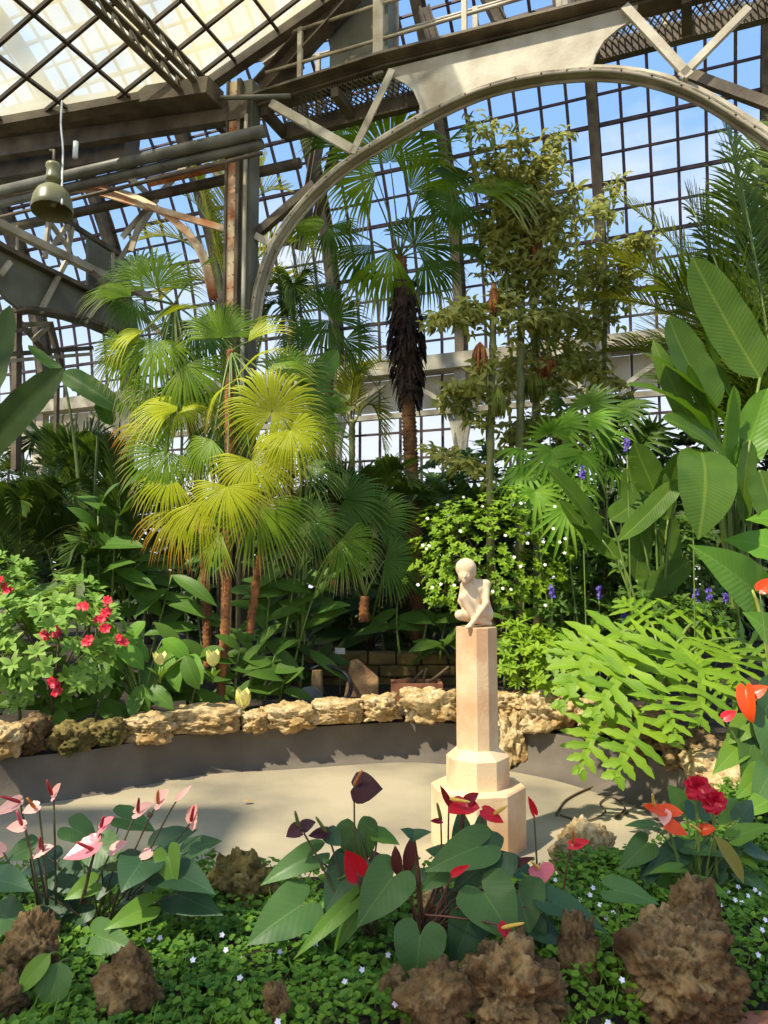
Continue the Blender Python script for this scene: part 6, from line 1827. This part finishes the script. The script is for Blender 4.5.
orr = leafy('orange and crimson anthurium with tongue-shaped leaves at lower right', (700, 905), 3.55, [
    ((684, 806), (668, 784), 22, .1, h5, hl(mat=AL, Y=.15)), ((652, 826), (624, 826), 14, 0, h4, hl()), ((645, 846), (618, 870), 26, -.05, h1, hl(mat=LF_ANTH)), ((678, 852), (642, 876), 26, -.05, h1, hl(mat=AD)), ((678, 868), (648, 874), 13, -.05, h4, hl(mat=AL, Y=-.1)), ((690, 848), (730, 858), 20, -.05, h4, hl()), ((715, 836), (744, 884), 20, -.08, h2, hl(mat=BRONZE, shape='lance', Y=-.08)),
    ((738, 856), (760, 870), 16, -.05, h4, hl(mat=AL)), ((742, 876), (774, 896), 20, -.05, h4, hl()), ((698, 884), (732, 900), 22, -.08, h4, hl(mat=AL, Y=-.12)), ((697, 815), (690, 795), 24, .1, h5, hl(mat=AD, Y=.1)), ((720, 815), (738, 798), 22, .1, h4, hl(mat=AL, Y=.15)), ((738, 836), (774, 826), 22, 0, h4, hl(mat=AL)),
    ((740, 818), (752, 800), 22, .1, h5, hl(mat=AD, Y=.1)), ((655, 858), (640, 892), 22, -.05, h1, hl(mat=AD)), ((670, 880), (655, 900), 20, -.05, h1, hl(mat=AL)), ((715, 870), (700, 890), 24, 0, h1, hl(mat=AD)), ((750, 850), (772, 862), 20, 0, h4, hl(mat=AD)), ((672, 830), (655, 840), 20, .1, h4, hl(mat=AD, Y=.1)), ((708, 838), (700, 850), 22, .05, h4, hl(mat=AD, Y=.05)), ((728, 850), (712, 872), 22, 0, h1, hl(mat=AD))], LF_ANTH, STALK, name='anthurium', r=.006)
for a in [((663, 811), (642, 805), 12, ((654, 806), (652, 794)), SX_Y, SP_ORANGE), ((664, 810), (684, 813), 14, None, SX_Y, SP_ORANGE), ((664, 811), (664, 826), 14, None, SX_Y, SP_PINK), ((667, 824), (688, 835), 15, None, SX_Y, SP_ORANGE), ((701, 830), (716, 828), 12, ((701, 832), (690, 824)), SX_Y, SP_ORANGE)]:
    bloom(orr, a[0], a[1], a[2], 3.5 + uni(-.04, .04), a[5], a[3], a[4], base=(685, 890), stm=STALK)
for (x, y, s_) in ((696, 787, 15), (713, 801, 14)):
    m = MB()
    for i in range(9):
        a_ = 2 * PI * i / 9 + uni(-.2, .2); c = P(x, y, 3.5)
        d = V(math.cos(a_), uni(-.5, -.1), math.sin(a_))
        blade(m, c, c + nrm(d) * s_ * .95 * 3.5 / F, s_ * .8 * 3.5 / F, V(0, -1, .3), shape='oval', bend=.3, fold=.3, wave=.1, rows=6, cols=3)
    o = m.build('ruffled_spathe', SP_CRIMSON, orr)
    s = MB(); tube(s, bez(P(x + 4, 880, 3.52), P(x + 2, y + 50, 3.52), P(x, y, 3.52), 6), .007, 6); s.build('stalk', STALK, o)
fa = leafy('anthurium with a big orange and green flower at the right edge', (770, 800), 4.6, [
    ((752, 735), (742, 790), 30, -.1, h5, hl(mat=LF_ANTH)), ((768, 720), (770, 770), 36, -.1, h5, hl(mat=LF_ANTH, Y=-.1)), ((740, 745), (712, 775), 26, -.1, h1, hl(mat=AL)), ((760, 775), (735, 800), 26, -.1, h1, hl(mat=AL, Y=-.15)), ((772, 770), (750, 810), 30, -.1, h1, hl(mat=LF_ANTH, Y=-.2)), ((745, 725), (725, 745), 24, 0, h1, hl(mat=AL)), ((775, 690), (760, 720), 30, 0, h1, hl(mat=AD, Y=.1)), ((770, 800), (740, 820), 26, -.1, h4, hl(mat=AL, Y=-.3))], LF_ANTH, STALK, name='anthurium', r=.009)
bloom(fa, (746, 690), (753, 724), 17, 4.5, SP_ORANGE, None, base=(768, 780), stm=STALK, fold=.7, bend=.3, hint=(-.6, -.8, .2)); bloom(fa, (752, 694), (768, 686), 14, 4.5, SP_ORANGE); bloom(fa, (724, 718), (737, 711), 11, 4.55, SP_RED, None, base=(755, 780), stm=STALK)
bloom(fa, (760, 590), (772, 578), 14, 4.7, SP_ORANGE, None, base=(778, 760), stm=STALK)

# ================================================================== ground cover
def in_front(x, y):
    p = V(x, y, 0)
    # between the path edge and the near pool edge
    yb = np.interp(x, [-4.5, -2.5, -1.2, -.3, .7, 1.5, 2.05, 2.6], [3.6, 3.9, 3.92, 3.9, 3.88, 4.2, 4.9, 5.3])
    ya = np.interp(x, [-3, .4, .9, 1.25, 2.5], [2.2, 2.3, 2.65, 2.86, 2.98])
    return ya < y < yb - .08
gc = MB()
spots = []
r_ = random.Random(3)
while len(spots) < 11000:
    x, y = r_.uniform(-2.4, 2.7), r_.uniform(2.2, 5.1)
    if abs(x) > .56 * y + .15 or not in_front(x, y): continue
    den = .55 + .6 * mnoise.noise(Vector((x * 1.6, y * 1.6, 3)))
    if y > 3.6 and x < .6: den *= .35
    if r_.random() > den + .25: continue
    spots.append((x, y))
for x, y in spots:
    z = ground_z(x, y)
    h = r_.uniform(.015, .085) * (1 + .7 * mnoise.noise(Vector((x * 3, y * 3, 0))))
    n_ = 2 + int(r_.random() * 2.2)
    for k in range(n_):
        a = r_.uniform(0, 6.28); rr = r_.uniform(.008, .018)
        c = V(x + math.cos(a) * rr * 1.1, y + math.sin(a) * rr * 1.1, z + h + r_.uniform(-.008, .012))
        nn = nrm(V(r_.uniform(-.5, .5), r_.uniform(-.7, .2), 1)); s = nrm(np.cross(nn, V(1, 0, .1))); t_ = np.cross(nn, s)
        vs = [c - nn * .004] + [c + (s * math.cos(b) + t_ * math.sin(b)) * rr * (1 if j else .5) for j, b in enumerate([i * PI / 3 + a for i in range(6)])]
        gc.add(vs, [(0, 1 + j, 1 + (j + 1) % 6) for j in range(6)])
    if r_.random() < .16:
        a = r_.uniform(0, 6.28); L_ = r_.uniform(.06, .14)
        little_leaf(gc, V(x, y, z), V(math.cos(a) * .6, math.sin(a) * .6 - .2, 1), V(0, -1, .3), L_, .005, .3)
g = gc.build('ground_cover_foliage', LF_CLOVER, base=(0, 3, 0))
tag(g, 'low carpet of small round green leaves covering the front bed', 'ground cover', None, 'stuff')
fm = None
VIO = mat('white_violet', srgb(244, 242, 250), srgb(216, 210, 236), rough=.6, scale=60)
fl_px = [(149, 940), (160, 938), (168, 915), (222, 935), (242, 960), (262, 938), (268, 938), (226, 950), (335, 912), (282, 925), (285, 930), (345, 982), (280, 952), (362, 970), (278, 1022), (240, 978), (193, 960), (316, 945), (70, 920), (84, 924), (395, 1004), (388, 955), (421, 990), (555, 880), (580, 900), (590, 895), (600, 905), (593, 888), (613, 913), (606, 918), (570, 905), (560, 895), (655, 915), (662, 912), (664, 930), (700, 955), (738, 887), (728, 892), (735, 900), (742, 903), (748, 896), (755, 890), (760, 894), (765, 920), (762, 930), (758, 955), (622, 980), (608, 1023), (388, 860), (720, 905), (480, 960), (715, 960), (645, 960)]
vm = MB()
for i, (x, y) in enumerate(fl_px):
    c = G(x, y, .24)
    if not (2.2 < c[1] < 5): continue
    m = MB(); petals(m, c, V(r_.uniform(-.3, .3), -.8, .6), .012, 5, .2)
    m.build('violet_flower', VIO, g)

# things that share a label also share a group
seen = {}
for o in sc.objects:
    if o.parent is None and o.get('label'): seen.setdefault(o['label'], []).append(o)
for lb, os_ in seen.items():
    if len(os_) > 1:
        for o in os_:
            if not o.get('group'): o['group'] = 'like pieces of the steel and glass house: ' + ' '.join(lb.split()[:5])
